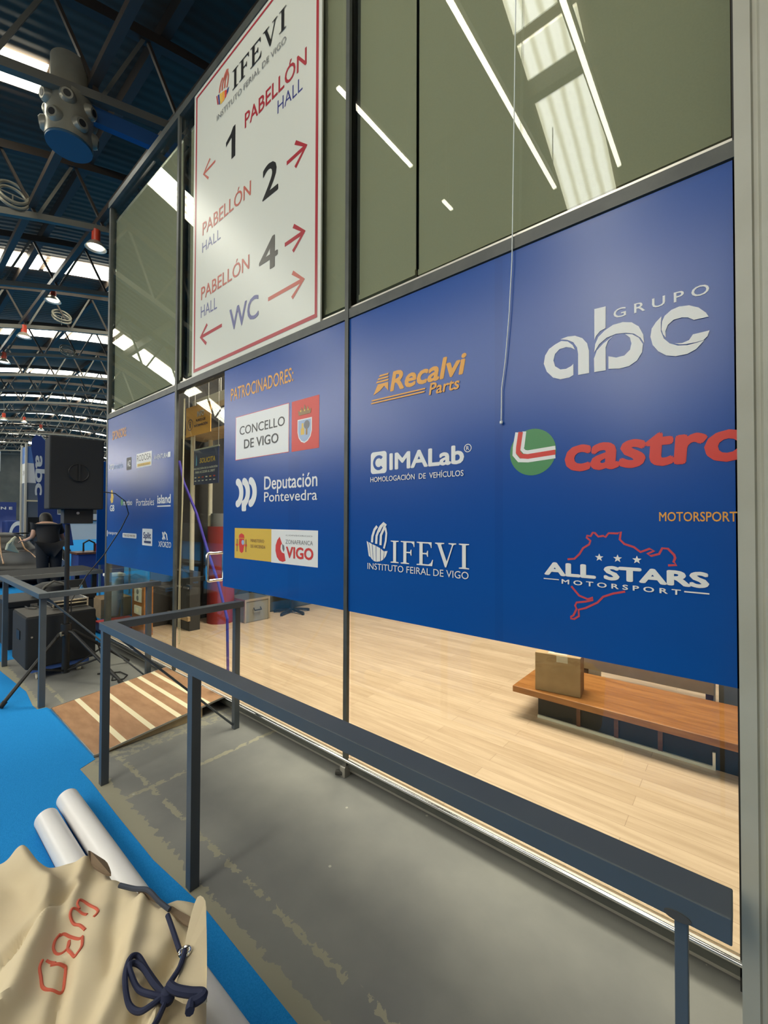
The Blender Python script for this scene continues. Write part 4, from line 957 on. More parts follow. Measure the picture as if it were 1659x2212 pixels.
# ------------------------------------------------------------------ race car and the person leaning over it
def make_car():
    t = thing('race_car', 'low gloss black race car with bronze stripes behind the black table', 'car', (-13.6, 1.9, 0))
    cx0, cy0 = -11.5, 1.98   # nose, centre line ; the car runs away along -X
    Ls, Ws = 4.4, 0.93
    nu, nv = 44, 28
    def top(u, v):
        x = u * Ls; a = abs(v)
        base = 0.38 + 0.30 * min(1, (x / 0.9)) ** 0.7
        h = base - 0.05 * a ** 4
        fen = math.exp(-((x - 0.75) / 0.42) ** 2) * math.exp(-((a - 0.78) / 0.20) ** 2) * 0.24
        fen2 = math.exp(-((x - 3.5) / 0.5) ** 2) * math.exp(-((a - 0.78) / 0.22) ** 2) * 0.24
        cab = math.exp(-((x - 2.1) / 0.75) ** 4) * max(0, 1 - (a / 0.62) ** 3) * 0.42
        tail = 0.1 if x > 3.9 else 0
        return h + fen + fen2 + cab + tail * 0.4
    vs, fs = [], []
    for i in range(nu + 1):
        u = i / nu
        for j in range(nv + 1):
            v = -1 + 2 * j / nv
            wd = Ws * (0.86 + 0.14 * min(1, u * 6)) 
            nose = 0.28 * (v * v) * max(0, 1 - u * 5)
            vs.append((cx0 - u * Ls - nose, cy0 + v * wd, top(u, v)))
    W1 = nv + 1
    for i in range(nu):
        for j in range(nv): fs.append((i * W1 + j, i * W1 + j + 1, (i + 1) * W1 + j + 1, (i + 1) * W1 + j))
    rim = [j for j in range(W1)] + [i * W1 + nv for i in range(1, nu + 1)] + [nu * W1 + j for j in range(nv - 1, -1, -1)] + [i * W1 for i in range(nu - 1, 0, -1)]
    b0 = len(vs)
    for k in rim: vs.append((vs[k][0], cy0 + (vs[k][1] - cy0) * 0.97, 0.12))
    nR = len(rim)
    for k in range(nR): fs.append((rim[k], b0 + k, b0 + (k + 1) % nR, rim[(k + 1) % nR]))
    fs.append(tuple(b0 + k for k in range(nR)))
    body = MB().add(vs, fs).build('body', M_CARBLK, t, smooth=True)
    def onbody(pts, name, m, lift=0.006, wd=0.05):
        m_ = MB()
        path = [(cx0 - u * Ls - 0.28 * v * v * max(0, 1 - u * 5), cy0 + v * Ws * (0.86 + 0.14 * min(1, u * 6)), top(u, v) + lift) for u, v in pts]
        m_.tube(path, wd, 8).build(name, m, body, smooth=True)
    onbody([(0.05, -0.30), (0.15, -0.24), (0.28, -0.18), (0.36, -0.14)], 'hood_stripe', M_BRONZE, -0.006, 0.018)
    onbody([(0.05, 0.40), (0.15, 0.34), (0.28, 0.28), (0.36, 0.24)], 'hood_stripe', M_BRONZE, -0.006, 0.016)
    onbody([(0.06, -0.95), (0.12, -0.86), (0.17, -0.78), (0.24, -0.70), (0.32, -0.72)], 'fender_line', M_BRONZE, -0.006, 0.014)
    for s in (-0.72, 0.72):
        MB().lathe([(0, 0.0), (0.085, 0.0), (0.10, -0.03), (0.11, -0.10), (0.0, -0.10)], (cx0 - 0.08, cy0 + s * Ws, 0.45), 20, 'x').build('headlamp', M_LENS, t, smooth=True)
    for x in (cx0 - 0.78, cx0 - 3.5):
        for s in (-1, 1):
            wy = cy0 + s * (Ws - 0.10)
            wh = MB().lathe([(0.0, -0.12), (0.20, -0.12), (0.32, -0.11), (0.335, -0.05), (0.335, 0.05), (0.32, 0.11), (0.20, 0.12), (0, 0.12)], (x, wy, 0.34), 28, 'y').build('wheel', M_TYRE, t, smooth=True)
            MB().lathe([(0, -0.13), (0.18, -0.13), (0.20, -0.12)], (x, wy, 0.34), 20, 'y').build('rim', M_ALU, wh)
    MB().box(cx0 - 4.3, cx0 - 4.05, cy0 - 0.85, cy0 + 0.85, 1.0, 1.03).build('rear_wing', M_CARBLK, t)
    for s in (-0.5, 0.5): MB().box(cx0 - 4.2, cx0 - 4.1, cy0 + s - 0.02, cy0 + s + 0.02, 0.70, 1.0).build('wing_post', M_CARBLK, t)
make_car()

def skin_fig(name, verts, edges, radii, m, parent, root=0, sub=2, seg=None):
    me = bpy.data.meshes.new(name)
    off = Vector((0, 0, 0)); q = parent
    while q is not None: off += q.location; q = q.parent
    me.from_pydata([Vector(v) - off for v in verts], edges, [])
    me.materials.append(m)
    o = bpy.data.objects.new(name, me); COL.objects.link(o)
    if parent is not None: o.parent = parent
    sk = o.modifiers.new('skin', 'SKIN'); sk.use_smooth_shade = True
    if not me.skin_vertices: me.skin_vertices.new(name='')
    for i, r in enumerate(radii):
        me.skin_vertices[0].data[i].radius = (r, r)
        me.skin_vertices[0].data[i].use_root = (i == root)
    s2_ = o.modifiers.new('sub', 'SUBSURF'); s2_.levels = sub; s2_.render_levels = sub
    return o
def make_person():
    t = thing('person', 'person in black clothes with long dark hair leaning over the black race car', 'person', (-11.0, 2.33, 0))
    px, py = -11.0, 2.33
    V = [(px, py, 0.92), (px - 0.06, py, 1.05), (px - 0.16, py, 1.20), (px - 0.25, py, 1.30), (px - 0.30, py + 0.01, 1.36), (px - 0.37, py + 0.01, 1.43), (px - 0.40, py + 0.01, 1.50)]
    r = [0.12, 0.11, 0.12, 0.10, 0.05, 0.085, 0.075]
    E = [(i, i + 1) for i in range(6)]
    def chain(start, pts, rs):
        p = start
        for q, rr in zip(pts, rs):
            V.append(q); r.append(rr); E.append((p, len(V) - 1)); p = len(V) - 1
        return p
    for s in (-1, 1):
        chain(0, [(px, py + s * 0.10, 0.86), (px + 0.01, py + s * 0.11, 0.48), (px + 0.03, py + s * 0.11, 0.10), (px - 0.06, py + s * 0.12, 0.05), (px - 0.14, py + s * 0.13, 0.04)], [0.10, 0.065, 0.045, 0.045, 0.03])
    hands = []
    lh = chain(3, [(px - 0.22, py - 0.19, 1.29), (px - 0.18, py - 0.24, 1.05), (px - 0.40, py - 0.30, 0.99), (px - 0.47, py - 0.31, 0.985)], [0.06, 0.047, 0.033, 0.036])
    rh = chain(3, [(px - 0.22, py + 0.19, 1.28), (px - 0.24, py + 0.27, 1.04), (px - 0.34, py + 0.37, 0.82), (px - 0.38, py + 0.41, 0.77)], [0.06, 0.047, 0.033, 0.036])
    for h, d in ((lh, Vector((-0.5, -0.8, -0.25)).normalized()), (rh, Vector((-0.6, 0.5, -0.6)).normalized())):
        c = Vector(V[h]); side = d.cross(Vector((0, 0, 1))).normalized()
        for k, ln in enumerate((0.060, 0.072, 0.068, 0.052)):
            b = c + side * (k - 1.5) * 0.019 + d * 0.045
            chain(h, [tuple(b), tuple(b + d * ln * 0.55), tuple(b + d * ln + Vector((0, 0, -0.02)))], [0.010, 0.009, 0.008])
        b = c - side * 0.035 + d * 0.005
        chain(h, [tuple(b), tuple(b - side * 0.015 + d * 0.04)], [0.011, 0.009])
    skin_fig('body', V, E, r, M_SKIN, t)
    # clothing
    SV = [(px, py, 0.78), (px - 0.06, py, 1.02), (px - 0.16, py, 1.20), (px - 0.25, py, 1.31), (px - 0.22, py - 0.19, 1.29), (px - 0.24, py - 0.205, 1.12), (px - 0.22, py + 0.19, 1.28), (px - 0.235, py + 0.255, 1.10)]
    skin_fig('shirt', SV, [(0, 1), (1, 2), (2, 3), (3, 4), (4, 5), (3, 6), (6, 7)], [0.22, 0.20, 0.21, 0.19, 0.10, 0.085, 0.10, 0.085], M_SHIRT, t)
    TV = [(px, py, 0.93), (px, py - 0.10, 0.86), (px + 0.01, py - 0.11, 0.48), (px + 0.03, py - 0.11, 0.07), (px, py + 0.10, 0.86), (px + 0.01, py + 0.11, 0.48), (px + 0.03, py + 0.11, 0.07)]
    skin_fig('trousers', TV, [(0, 1), (1, 2), (2, 3), (0, 4), (4, 5), (5, 6)], [0.20, 0.15, 0.11, 0.09, 0.15, 0.11, 0.09], M_SHIRT, t)
    HV = [(px - 0.42, py + 0.01, 1.56), (px - 0.36, py + 0.01, 1.46), (px - 0.31, py - 0.02, 1.34), (px - 0.25, py - 0.05, 1.18), (px - 0.27, py + 0.08, 1.24)]
    skin_fig('hair', HV, [(0, 1), (1, 2), (2, 3), (2, 4)], [0.09, 0.13, 0.13, 0.07, 0.06], M_HAIR, t)
    HD = [(px - 0.475, py + 0.02, 1.46), (px - 0.495, py + 0.02, 1.44)]
    skin_fig('nose', HD, [(0, 1)], [0.018, 0.012], M_SKIN, t, sub=1)
make_person()
m_ = MB()
for k in range(7):
    m_.tube([(-11.64 + 0.01 * k, 1.90 - 0.02 * k, 1.05 - 0.02 * k), (-11.62, 1.85 - 0.015 * k, 1.00 - 0.03 * k), (-11.60 - 0.01 * k, 1.83 + 0.02 * k, 0.91 - 0.03 * k)], [0.03, 0.04, 0.02], 8)
tag(m_.build('cleaning_cloth', M_CLOTH, smooth=True), 'pale cleaning cloth held in the left hand of the person at the car', 'cloth')

# ------------------------------------------------------------------ stands deeper in the hall
t = thing('banner_tower', 'tall square fabric tower with a white square-letter panel, lit from its top', 'banner', (-16.0, 3.0, 0))
MB().box(-16.55, -16.0, 2.82, 3.52, 0.004, 2.48).build('lower_fabric', M_GREYFAB, t)
MB().box(-16.55, -16.0, 2.82, 3.52, 2.48, 3.06).build('logo_panel', M_WHITE, t)
MB().box(-16.55, -16.0, 2.82, 3.52, 3.06, 3.55).build('upper_fabric', M_BLUEFAB, t)
for x, y in ((-15.99, 2.81), (-15.99, 3.53), (-16.56, 2.81), (-16.56, 3.53)):
    MB().box(x - 0.025, x + 0.025, y - 0.025, y + 0.025, 0.004, 3.62).build('frame_post', M_CREAMPL, t)
MB().box(-16.0, -15.97, 2.82, 3.52, 1.93, 1.97).build('cross_bar', M_CREAM, t)
f = Flat((-15.998, 0, 0), (0, 1, 0), (0, 0, 1), (1, 0, 0), lift=0.003); f.rrect(3.05, 2.70, 3.27, 2.93, 0.03, M_NAVYP); f.arc(3.16, 2.815, 0.04, 0.07, 45, 315, M_WHITE); f.rect(3.03, 2.60, 3.38, 2.62, M_GREYP); f.build('square_letter_logo', t)
f = Flat((0, 2.818, 0), (1, 0, 0), (0, 0, 1), (0, -1, 0), lift=0.003); f.text('24', -16.42, 2.72, -16.22, 2.85, M_GREYP); f.build('side_lettering', t)
fl = MB().box(-15.96, -15.90, 2.84, 2.98, 3.60, 3.68).build('flood_lamp', M_BLK, t); MB().box(-15.90, -15.895, 2.85, 2.97, 3.61, 3.67).build('lens', M_SPOT, fl)
MB().bar((-15.95, 3.27, 3.62), (-15.95, 3.27, 3.80), 0.03, 0.03).build('mast', M_CREAMPL, t)
t = thing('feather_flag', 'blue feather flag with white sideways letters behind the loudspeaker', 'flag', (-15.5, 3.2, 0))
pl = [(3.02, 0.5), (3.0, 2.0), (2.90, 3.0), (2.83, 3.45), (2.85, 3.70), (2.93, 3.83), (3.05, 3.82), (3.18, 3.66), (3.30, 3.35), (3.42, 2.8), (3.46, 2.0), (3.46, 0.5)]
MB().prism(pl, -15.51, -15.50, yz).build('cloth', M_NAVYFAB, t)
MB().tube([(-15.52, 3.48, 0.004), (-15.52, 3.47, 2.0), (-15.52, 3.44, 2.8), (-15.52, 3.31, 3.37), (-15.52, 3.18, 3.70), (-15.52, 3.04, 3.85), (-15.52, 2.92, 3.85)], 0.016, 8).build('pole', M_ALU, t)
f = Flat((-15.498, 0, 0), (0, 1, 0), (0, 0, 1), (1, 0, 0), lift=0.003); f.text('abc', 2.93, 2.1, 3.16, 3.25, M_WHITE, 0.03, 0, 1); f.build('lettering', t)
MB().lathe([(0, 0.004), (0.25, 0.004), (0.25, 0.03), (0.04, 0.06), (0, 0.06)], (-15.52, 3.48, 0), 20).build('base', M_BLK, t)
t = thing('photo_wall', 'dark blue backdrop wall with white letters and a sunset picture', 'banner', (-19.0, 2.0, 0))
m_sun = mat('sunset_print', (0.2, 0.2, 0.4), 0.6)
nt = m_sun.node_tree; tc = nt.nodes.new('ShaderNodeTexCoord'); sp = nt.nodes.new('ShaderNodeSeparateXYZ'); mr = nt.nodes.new('ShaderNodeMapRange'); cr = nt.nodes.new('ShaderNodeValToRGB'); nz = nt.nodes.new('ShaderNodeTexNoise')
nz.inputs['Scale'].default_value = 2.5; nz.inputs['Detail'].default_value = 5
ad = nt.nodes.new('ShaderNodeMath'); ad.operation = 'MULTIPLY_ADD'; ad.inputs[1].default_value = 0.35
mr.inputs['From Min'].default_value = 0.35; mr.inputs['From Max'].default_value = 1.75
els = cr.color_ramp.elements; els[0].color = (0.03, 0.05, 0.12, 1); els[0].position = 0.1; els[1].color = (0.03, 0.055, 0.22, 1); els[1].position = 0.95
for p_, c__ in ((0.28, (0.05, 0.06, 0.16, 1)), (0.42, (0.62, 0.40, 0.36, 1)), (0.58, (0.30, 0.28, 0.46, 1)), (0.75, (0.10, 0.14, 0.40, 1))):
    q = els.new(p_); q.color = c__
nt.links.new(tc.outputs['Object'], sp.inputs[0]); nt.links.new(tc.outputs['Object'], nz.inputs['Vector']); nt.links.new(nz.outputs['Fac'], ad.inputs[0]); nt.links.new(sp.outputs['Z'], ad.inputs[2]); nt.links.new(ad.outputs[0], mr.inputs[0]); nt.links.new(mr.outputs[0], cr.inputs[0]); nt.links.new(cr.outputs[0], nt.nodes['Principled BSDF'].inputs['Base Color'])
MB().box(-19.1, -19.0, -1.5, 3.10, 0.05, 1.98).build('print', m_sun, t)
f = Flat((-18.998, 0, 0), (0, 1, 0), (0, 0, 1), (1, 0, 0), lift=0.003); f.text('N E', 2.70, 1.73, 3.0, 1.82, M_WHITE, 0.03); f.build('lettering', t)
for y in (-1.4, 2.9): MB().box(-19.2, -18.9, y, y + 0.1, 0.004, 0.05).build('foot', M_ALU, t)
t = thing('display_cube', 'dark blue upholstered cube with a white arc on its side', 'seat', (-18.2, 3.0, 0))
MB().box(-18.9, -18.2, 2.72, 3.42, 0.004, 1.36).build('cube', M_NAVYFAB, t, bevel=0.05)
f = Flat((-18.198, 0, 0), (0, 1, 0), (0, 0, 1), (1, 0, 0), lift=0.003); f.arc(3.03, 0.9, 0.16, 0.23, 75, 285, M_WHITE, 30, 1.9); f.build('arc_logo', t)
t = thing('wall_monitor', 'black flat monitor panel on a stand behind the leaning person', 'monitor', (-14.6, 2.9, 0))
MB().box(-15.1, -15.05, 2.70, 3.45, 1.05, 1.47).build('screen', M_BLK, t)
MB().box(-15.12, -15.08, 3.02, 3.10, 0.03, 1.10).build('post', M_BLK, t); MB().box(-15.3, -14.9, 2.85, 3.27, 0.004, 0.03).build('base', M_BLK, t)
t = thing('blue_screen', 'slanted blue display panel just right of the leaning person', 'banner', (-14.5, 3.4, 0))
MB().prism([(3.05, 0.65), (3.75, 0.65), (3.62, 1.55), (3.05, 1.55)], -15.02, -15.0, yz).build('print', M_NAVYFAB, t)
MB().box(-15.02, -15.0, 3.3, 3.36, 0.004, 0.65).build('post', M_BLK, t)
f = Flat((-14.998, 0, 0), (0, 1, 0), (0, 0, 1), (1, 0, 0), lift=0.003); f.rect(3.15, 1.40, 3.20, 1.46, M_WHITE); f.rect(3.45, 1.33, 3.54, 1.40, M_PALEB); f.build('marks', t)
t = thing('white_stand', 'bright white stand panels visible right of the loudspeaker pole', 'stand', (-21, 5.2, 0))
MB().box(-21.1, -21.0, 4.6, 6.4, 0.55, 1.62).build('panel', M_WHITE, t); MB().box(-21.0, -20.9, 4.6, 6.4, 1.32, 1.36).build('rail', M_BLK, t); MB().box(-21.1, -21.0, 4.6, 4.7, 0.004, 0.55).build('leg', M_ALU, t); MB().box(-21.1, -21.0, 6.3, 6.4, 0.004, 0.55).build('leg', M_ALU, t)
t = thing('stand_counter', 'brown topped counter with a dark blue front right of the loudspeaker pole', 'counter', (-10.5, 3.0, 0))
MB().box(-11.0, -10.4, 2.66, 3.6, 0.70, 0.74).build('top', M_WOODD, t); MB().box(-10.95, -10.45, 2.70, 3.55, 0.004, 0.70).build('front', M_NAVYFAB, t)
tag(MB().tube([(-10.7, 2.85, 0.745), (-10.7, 2.85, 0.92), (-10.7, 2.95, 0.98), (-10.7, 3.05, 0.92), (-10.7, 3.05, 0.745)], 0.018, 8).build('counter_arch', M_BLK), 'small black arch frame standing on the brown topped counter', 'frame')
tag(MB().lathe([(0, 0), (0.09, 0), (0.1, 0.16), (0, 0.17)], (-10.75, 3.17, 0.742), 18).build('red_bin', M_REDPL, smooth=True), 'small red tub on the brown topped counter', 'tub')
t = thing('corner_banner', 'narrow dark blue banner just behind the left glass corner', 'banner', (-9.0, 2.75, 0))
MB().box(-9.02, -9.0, 2.60, 3.25, 0.60, 2.50).build('print', M_BOARD, t)
for y in (2.65, 3.15): MB().box(-9.05, -9.02, y, y + 0.03, 0.004, 2.45).build('pole', M_ALU, t)
t = thing('white_poster', 'small white poster hanging at the left edge of the hall', 'poster', (-16.2, 1.9, 2.6))
MB().box(-16.22, -16.2, 1.75, 2.28, 2.78, 3.35).build('sheet', M_WHITE, t); MB().cyl((-16.21, 2.0, 3.35), (-16.21, 2.0, truss_z(2.0)), 0.006, n=6).build('wire', M_TRUSS_L, t)

# ------------------------------------------------------------------ inside the shop
t = thing('bench', 'long low polished brown bench with a dark glass front behind the pane', 'bench', (-0.4, 3.1, SILL))
HB = 0.304
MB().box(-1.226, 1.0, 2.862, 3.45, HB - 0.042, HB).build('top', M_WOOD, t, bevel=0.004)
MB().box(-1.085, 1.0, 2.965, 3.40, SILL, HB - 0.043).build('front_panel', M_BLK, t)
MB().box(-1.085, -0.115, 2.950, 2.964, SILL, 0.112).build('steel_strip', M_SILL, t)
MB().box(-0.128, -0.115, 2.950, 2.964, 0.112, 0.19).build('steel_end', M_SILL, t)
for x in (-0.82, -0.60, -0.37): MB().box(x - 0.012, x + 0.012, 2.955, 2.964, 0.112, HB - 0.043).build('divider', M_WOODD, t)
t = thing('bench_shelf', 'dark brown slatted bench back rail behind the polished bench top', 'bench', (-0.5, 3.7, SILL))
MB().box(-0.97, -0.145, 3.59, 4.0, 0.442, 0.50).build('seat', M_WOODD, t)
MB().box(-0.97, -0.145, 3.565, 3.585, 0.30, 0.405).build('pale_rail', M_CARD, t)
for x in (-0.94, -0.17): MB().box(x - 0.02, x + 0.02, 3.59, 3.98, SILL, 0.442).build('leg', M_WOODD, t)
t = thing('storage_box', 'pale grey storage box at the right end behind the polished bench', 'box', (-0.02, 3.7, SILL))
MB().box(-0.12, 0.18, 3.59, 3.98, SILL, 0.43).build('body', M_GREYP, t); MB().box(-0.127, 0.187, 3.584, 3.986, 0.43, 0.55).build('lid', M_CREAMPL, t)
t = thing('cardboard_box', 'brown cardboard box with pale tape on the left end of the polished bench', 'box', (-0.95, 3.0, HB))
rot = Matrix.Rotation(R(8), 3, 'Z')
MB().obox((-0.952, 3.0, HB + 0.127), (0.283, 0.169, 0.252), rot).build('carton', M_CARD, t, bevel=0.003)
MB().obox((-0.952, 2.98, HB + 0.2535), (0.12, 0.10, 0.002), rot).build('label_sheet', M_CARDT, t)
MB().obox((-0.946, 2.985, HB + 0.2550), (0.06, 0.036, 0.001), rot).build('printed_code', M_BLACK, t)
MB().obox((-0.91, 2.919, HB + 0.23), (0.07, 0.002, 0.042), rot).build('tape', M_CARDT, t)
t = thing('small_carton', 'small darker cardboard carton tucked behind the taped box on the bench', 'box', (-1.12, 3.2, HB))
MB().box(-1.16, -1.03, 3.115, 3.28, HB, HB + 0.18).build('carton', M_CARD, t)

t = thing('socket_pedestal', 'orange-brown wooden pedestal with a white double socket and switch', 'pedestal', (-5.48, 2.02, SILL))
MB().box(-5.62, -5.27, 2.0, 2.10, SILL, 0.665).build('panel', M_WOOD, t)
so = MB().box(-5.53, -5.32, 1.988, 2.0, 0.475, 0.64).build('socket_plate', M_CREAMPL, t, bevel=0.006)
for z in (0.52, 0.595): MB().lathe([(0, -0.003), (0.028, -0.003), (0.032, 0.0)], (-5.425, 1.987, z), 18, 'y').build('socket_hole', M_GREYP, so)
sw = MB().box(-5.53, -5.32, 1.988, 2.0, 0.33, 0.43).build('switch_plate', M_CREAMPL, t, bevel=0.004); MB().box(-5.46, -5.39, 1.984, 1.989, 0.36, 0.40).build('rocker', M_CREAM, sw)
t = thing('metal_case', 'silver edged grey case standing on the oak floor behind the handrail end', 'case', (-5.1, 3.1, SILL))
MB().box(-5.36, -4.94, 3.10, 3.46, SILL + 0.005, 0.395).build('shell', M_RUBBER, t)
for x in (-5.36, -4.94):
    for y in (3.10, 3.46): MB().box(x - 0.012, x + 0.012, y - 0.012, y + 0.012, SILL, 0.40).build('corner_strip', M_ALU, t)
MB().box(-5.37, -4.93, 3.09, 3.47, 0.37, 0.40).build('lid', M_ALU, t); MB().tube([(-4.925, 3.22, 0.28), (-4.90, 3.22, 0.25), (-4.90, 3.32, 0.25), (-4.925, 3.32, 0.28)], 0.008, 8).build('handle', M_BLK, t)
t = thing('sofa', 'low grey and teal upholstered seat along the left side of the shop', 'sofa', (-5.35, 4.4, SILL))
MB().box(-5.60, -5.25, 3.62, 4.55, SILL, 0.40).build('seat', M_GREYB, t, bevel=0.02); MB().box(-5.60, -5.20, 4.58, 5.4, SILL, 0.42).build('end_seat', M_TEAL, t, bevel=0.02); MB().box(-5.64, -5.60, 3.6, 5.4, SILL, 0.85).build('back', M_BLKM, t, bevel=0.02)
t = thing('office_chair', 'black office chair beside the low upholstered seat', 'chair', (-4.9, 3.9, SILL))
MB().box(-5.2, -4.8, 3.7, 4.1, 0.50, 0.58).build('seat', M_BLKM, t, bevel=0.03); MB().box(-5.2, -4.8, 4.08, 4.14, 0.62, 1.1).build('backrest', M_BLKM, t, bevel=0.02)
MB().cyl((-5.0, 3.9, 0.16), (-5.0, 3.9, 0.50), 0.025, n=12).build('column', M_BLK, t)
for k in range(5):
    a = 2 * math.pi * k / 5
    MB().bar((-5.0, 3.9, 0.15), (-5.0 + 0.25 * math.cos(a), 3.9 + 0.25 * math.sin(a), 0.12), 0.03, 0.03).build('leg', M_BLK, t)
    MB().cyl((-5.0 + 0.25 * math.cos(a), 3.9 + 0.25 * math.sin(a), SILL), (-5.0 + 0.25 * math.cos(a), 3.9 + 0.25 * math.sin(a), 0.13), 0.02, n=8).build('castor', M_BLK, t)
t = thing('wall_shelf', 'long pale wooden shelf lit from above behind the glass door', 'shelf', (-5.2, 2.75, 2.5))
MB().box(-5.64, -4.2, 2.58, 2.90, 2.50, 2.535).build('board', M_PLYEDGE, t)
for y in (2.62, 2.86):
    MB().cyl((-5.41, y, SILL), (-5.41, y, 2.50), 0.028, n=12).build('upright', M_CREAMPL, t)
    MB().cyl((-4.25, y, 2.535), (-4.25, y, ZTOP - 0.1), 0.01, n=8).build('hanger', M_ALU, t)
MB().box(-5.60, -4.4, 2.70, 2.84, 2.90, 3.02).build('light_trough', M_CREAMPL, t)
MB().cyl((-5.0, 2.77, 3.02), (-5.0, 2.77, ZTOP - 0.1), 0.01, n=8).build('trough_hanger', M_ALU, t)
t = thing('information_sign', 'orange information sign with a violet letter i behind the door glass', 'sign', (-4.44, 2.2, 2.35))
MB().box(-4.708, -4.170, 2.2, 2.206, 2.35, 2.672).build('panel', M_INFO, t)
f = Flat((0, 2.2, 0), (1, 0, 0), (0, 0, 1), (0, -1, 0), lift=0.0012)
f.arc(-4.61, 2.475, 0.055, 0.063, 0, 360, M_NAVYP); f.text('i', -4.622, 2.44, -4.598, 2.51, M_NAVYP, 0.02); f.text('INFO', -4.45, 2.54, -4.30, 2.60, M_WHITE, 0.03); f.text('PUNTO DE', -4.47, 2.487, -4.27, 2.515, M_NAVYP, 0.01); f.text('INFORMACIÓN', -4.51, 2.435, -4.22, 2.467, M_NAVYP, 0.01); f.build('lettering', t)
for x in (-4.65, -4.22): MB().cyl((x, 2.203, 2.672), (x, 2.203, ZTOP - 0.1), 0.003, n=6).build('wire', M_ALU, t)
t = thing('request_poster', 'dark blue poster with slanted yellow heading behind the door glass', 'poster', (-4.28, 2.2, 1.81))
MB().box(-4.537, -4.022, 2.21, 2.216, 1.815, 2.185).build('sheet', M_NAVYP, t)
f = Flat((0, 2.21, 0), (1, 0, 0), (0, 0, 1), (0, -1, 0), lift=0.0012)
f.text('SOLICITA', -4.41, 2.04, -4.085, 2.095, M_YELLOW, 0.03, 0.2); f.text('PROTECCIÓN DE LA AUDICIÓN', -4.53, 1.975, -4.035, 2.0, M_WHITE, 0.02, 0.2); f.text('PARA ACCEDER AL DRIFT', -4.50, 1.935, -4.08, 1.96, M_WHITE, 0.02, 0.2)
f.poly([(-4.49, 2.02), (-4.455, 2.02), (-4.455, 2.10), (-4.465, 2.14), (-4.48, 2.10)], M_BLUEP)
for k in range(6): f.rect(-4.51 + k * .08, 1.885, -4.47 + k * .08, 1.897, (M_WHITE, M_ORANGE, M_RED)[k % 3]); f.rect(-4.51 + k * .08, 1.85, -4.47 + k * .08, 1.86, M_WHITE)
f.build('lettering', t)
MB().box(-4.545, -4.014, 2.208, 2.218, 2.185, 2.20).build('top_rail', M_ALU, t)
for x in (-4.53, -4.03): MB().cyl((x, 2.213, 2.2), (x, 2.213, ZTOP - 0.1), 0.003, n=6).build('wire', M_ALU, t)
t = thing('reception_counter', 'dark counter with a glowing screen behind the glass door', 'counter', (-4.9, 4.2, SILL))
MB().box(-5.0, -3.6, 5.2, 5.7, SILL, 1.15).build('body', M_SHOPW, t); MB().box(-5.05, -3.55, 5.15, 5.75, 1.15, 1.19).build('top', M_GREYB, t)
t = thing('red_column', 'dark red drum column behind the glass door', 'column', (-5.3, 4.8, SILL))
MB().cyl((-5.28, 2.95, SILL), (-5.28, 2.95, 1.35), 0.17, n=24).build('drum', M_SHOPR, t, smooth=True); MB().cyl((-5.28, 2.95, 1.35), (-5.28, 2.95, 1.52), 0.13, n=24).build('collar', M_GREYP, t, smooth=True)
t = thing('hanging_drape', 'dark red drape with a grey round lamp above the orange sign', 'drape', (-5.3, 3.2, 2.7))
MB().box(-5.64, -5.2, 3.2, 3.25, 2.6, ZTOP - 0.1).build('cloth', M_SHOPR, t); MB().lathe([(0, 0), (0.10, -0.03), (0.14, -0.12), (0.12, -0.2), (0, -0.22)], (-5.35, 3.19, 3.05), 20, 'y').build('round_lamp', M_GREYP, t, smooth=True)
t = thing('lounge_cabinet', 'dark cabinet with steel pulls behind the socket pedestal', 'cabinet', (-5.3, 2.6, SILL))
MB().box(-5.64, -5.1, 2.45, 2.58, SILL, 0.80).build('body', M_SHOPW, t); MB().box(-5.5, -5.3, 2.435, 2.45, 0.60, 0.62).build('pull', M_ALU, t); MB().box(-5.25, -5.12, 2.435, 2.45, 0.60, 0.62).build('pull', M_ALU, t); MB().box(-5.64, -5.08, 2.42, 2.45, 0.22, 0.27).build('pale_kick_strip', M_CARD, t)
tag(MB().tube([(-4.09, WY + 0.11, 2.0), (-4.02, WY + 0.12, 1.8), (-3.84, WY + 0.16, 1.5), (-3.66, WY + 0.18, 1.15), (-3.52, WY + 0.2, 0.9), (-3.38, WY + 0.21, 0.6), (-3.36, WY + 0.21, SILL + 0.01)], 0.012, 8).build('violet_strap', M_PURPLE), 'violet strap hanging slantwise behind the glass door', 'strap')
t = thing('blind_chain', 'ivory blind chain loop hanging beside the left blue board', 'chain', (fx(-4.32), WY + 0.06, 0.3))
xk = fx(-4.33)
MB().tube([(xk + 0.07, WY + 0.06, 2.55), (xk + 0.05, WY + 0.06, 1.6), (xk + 0.01, WY + 0.06, 0.9), (xk, WY + 0.06, 0.45), (xk + 0.01, WY + 0.06, 0.33), (xk + 0.025, WY + 0.06, 0.31), (xk + 0.04, WY + 0.06, 0.34), (xk + 0.03, WY + 0.06, 0.55), (xk + 0.03, WY + 0.06, 0.9), (xk + 0.065, WY + 0.06, 1.6), (xk + 0.085, WY + 0.06, 2.55)], 0.0035, 6).build('cord', M_CORDY, t)
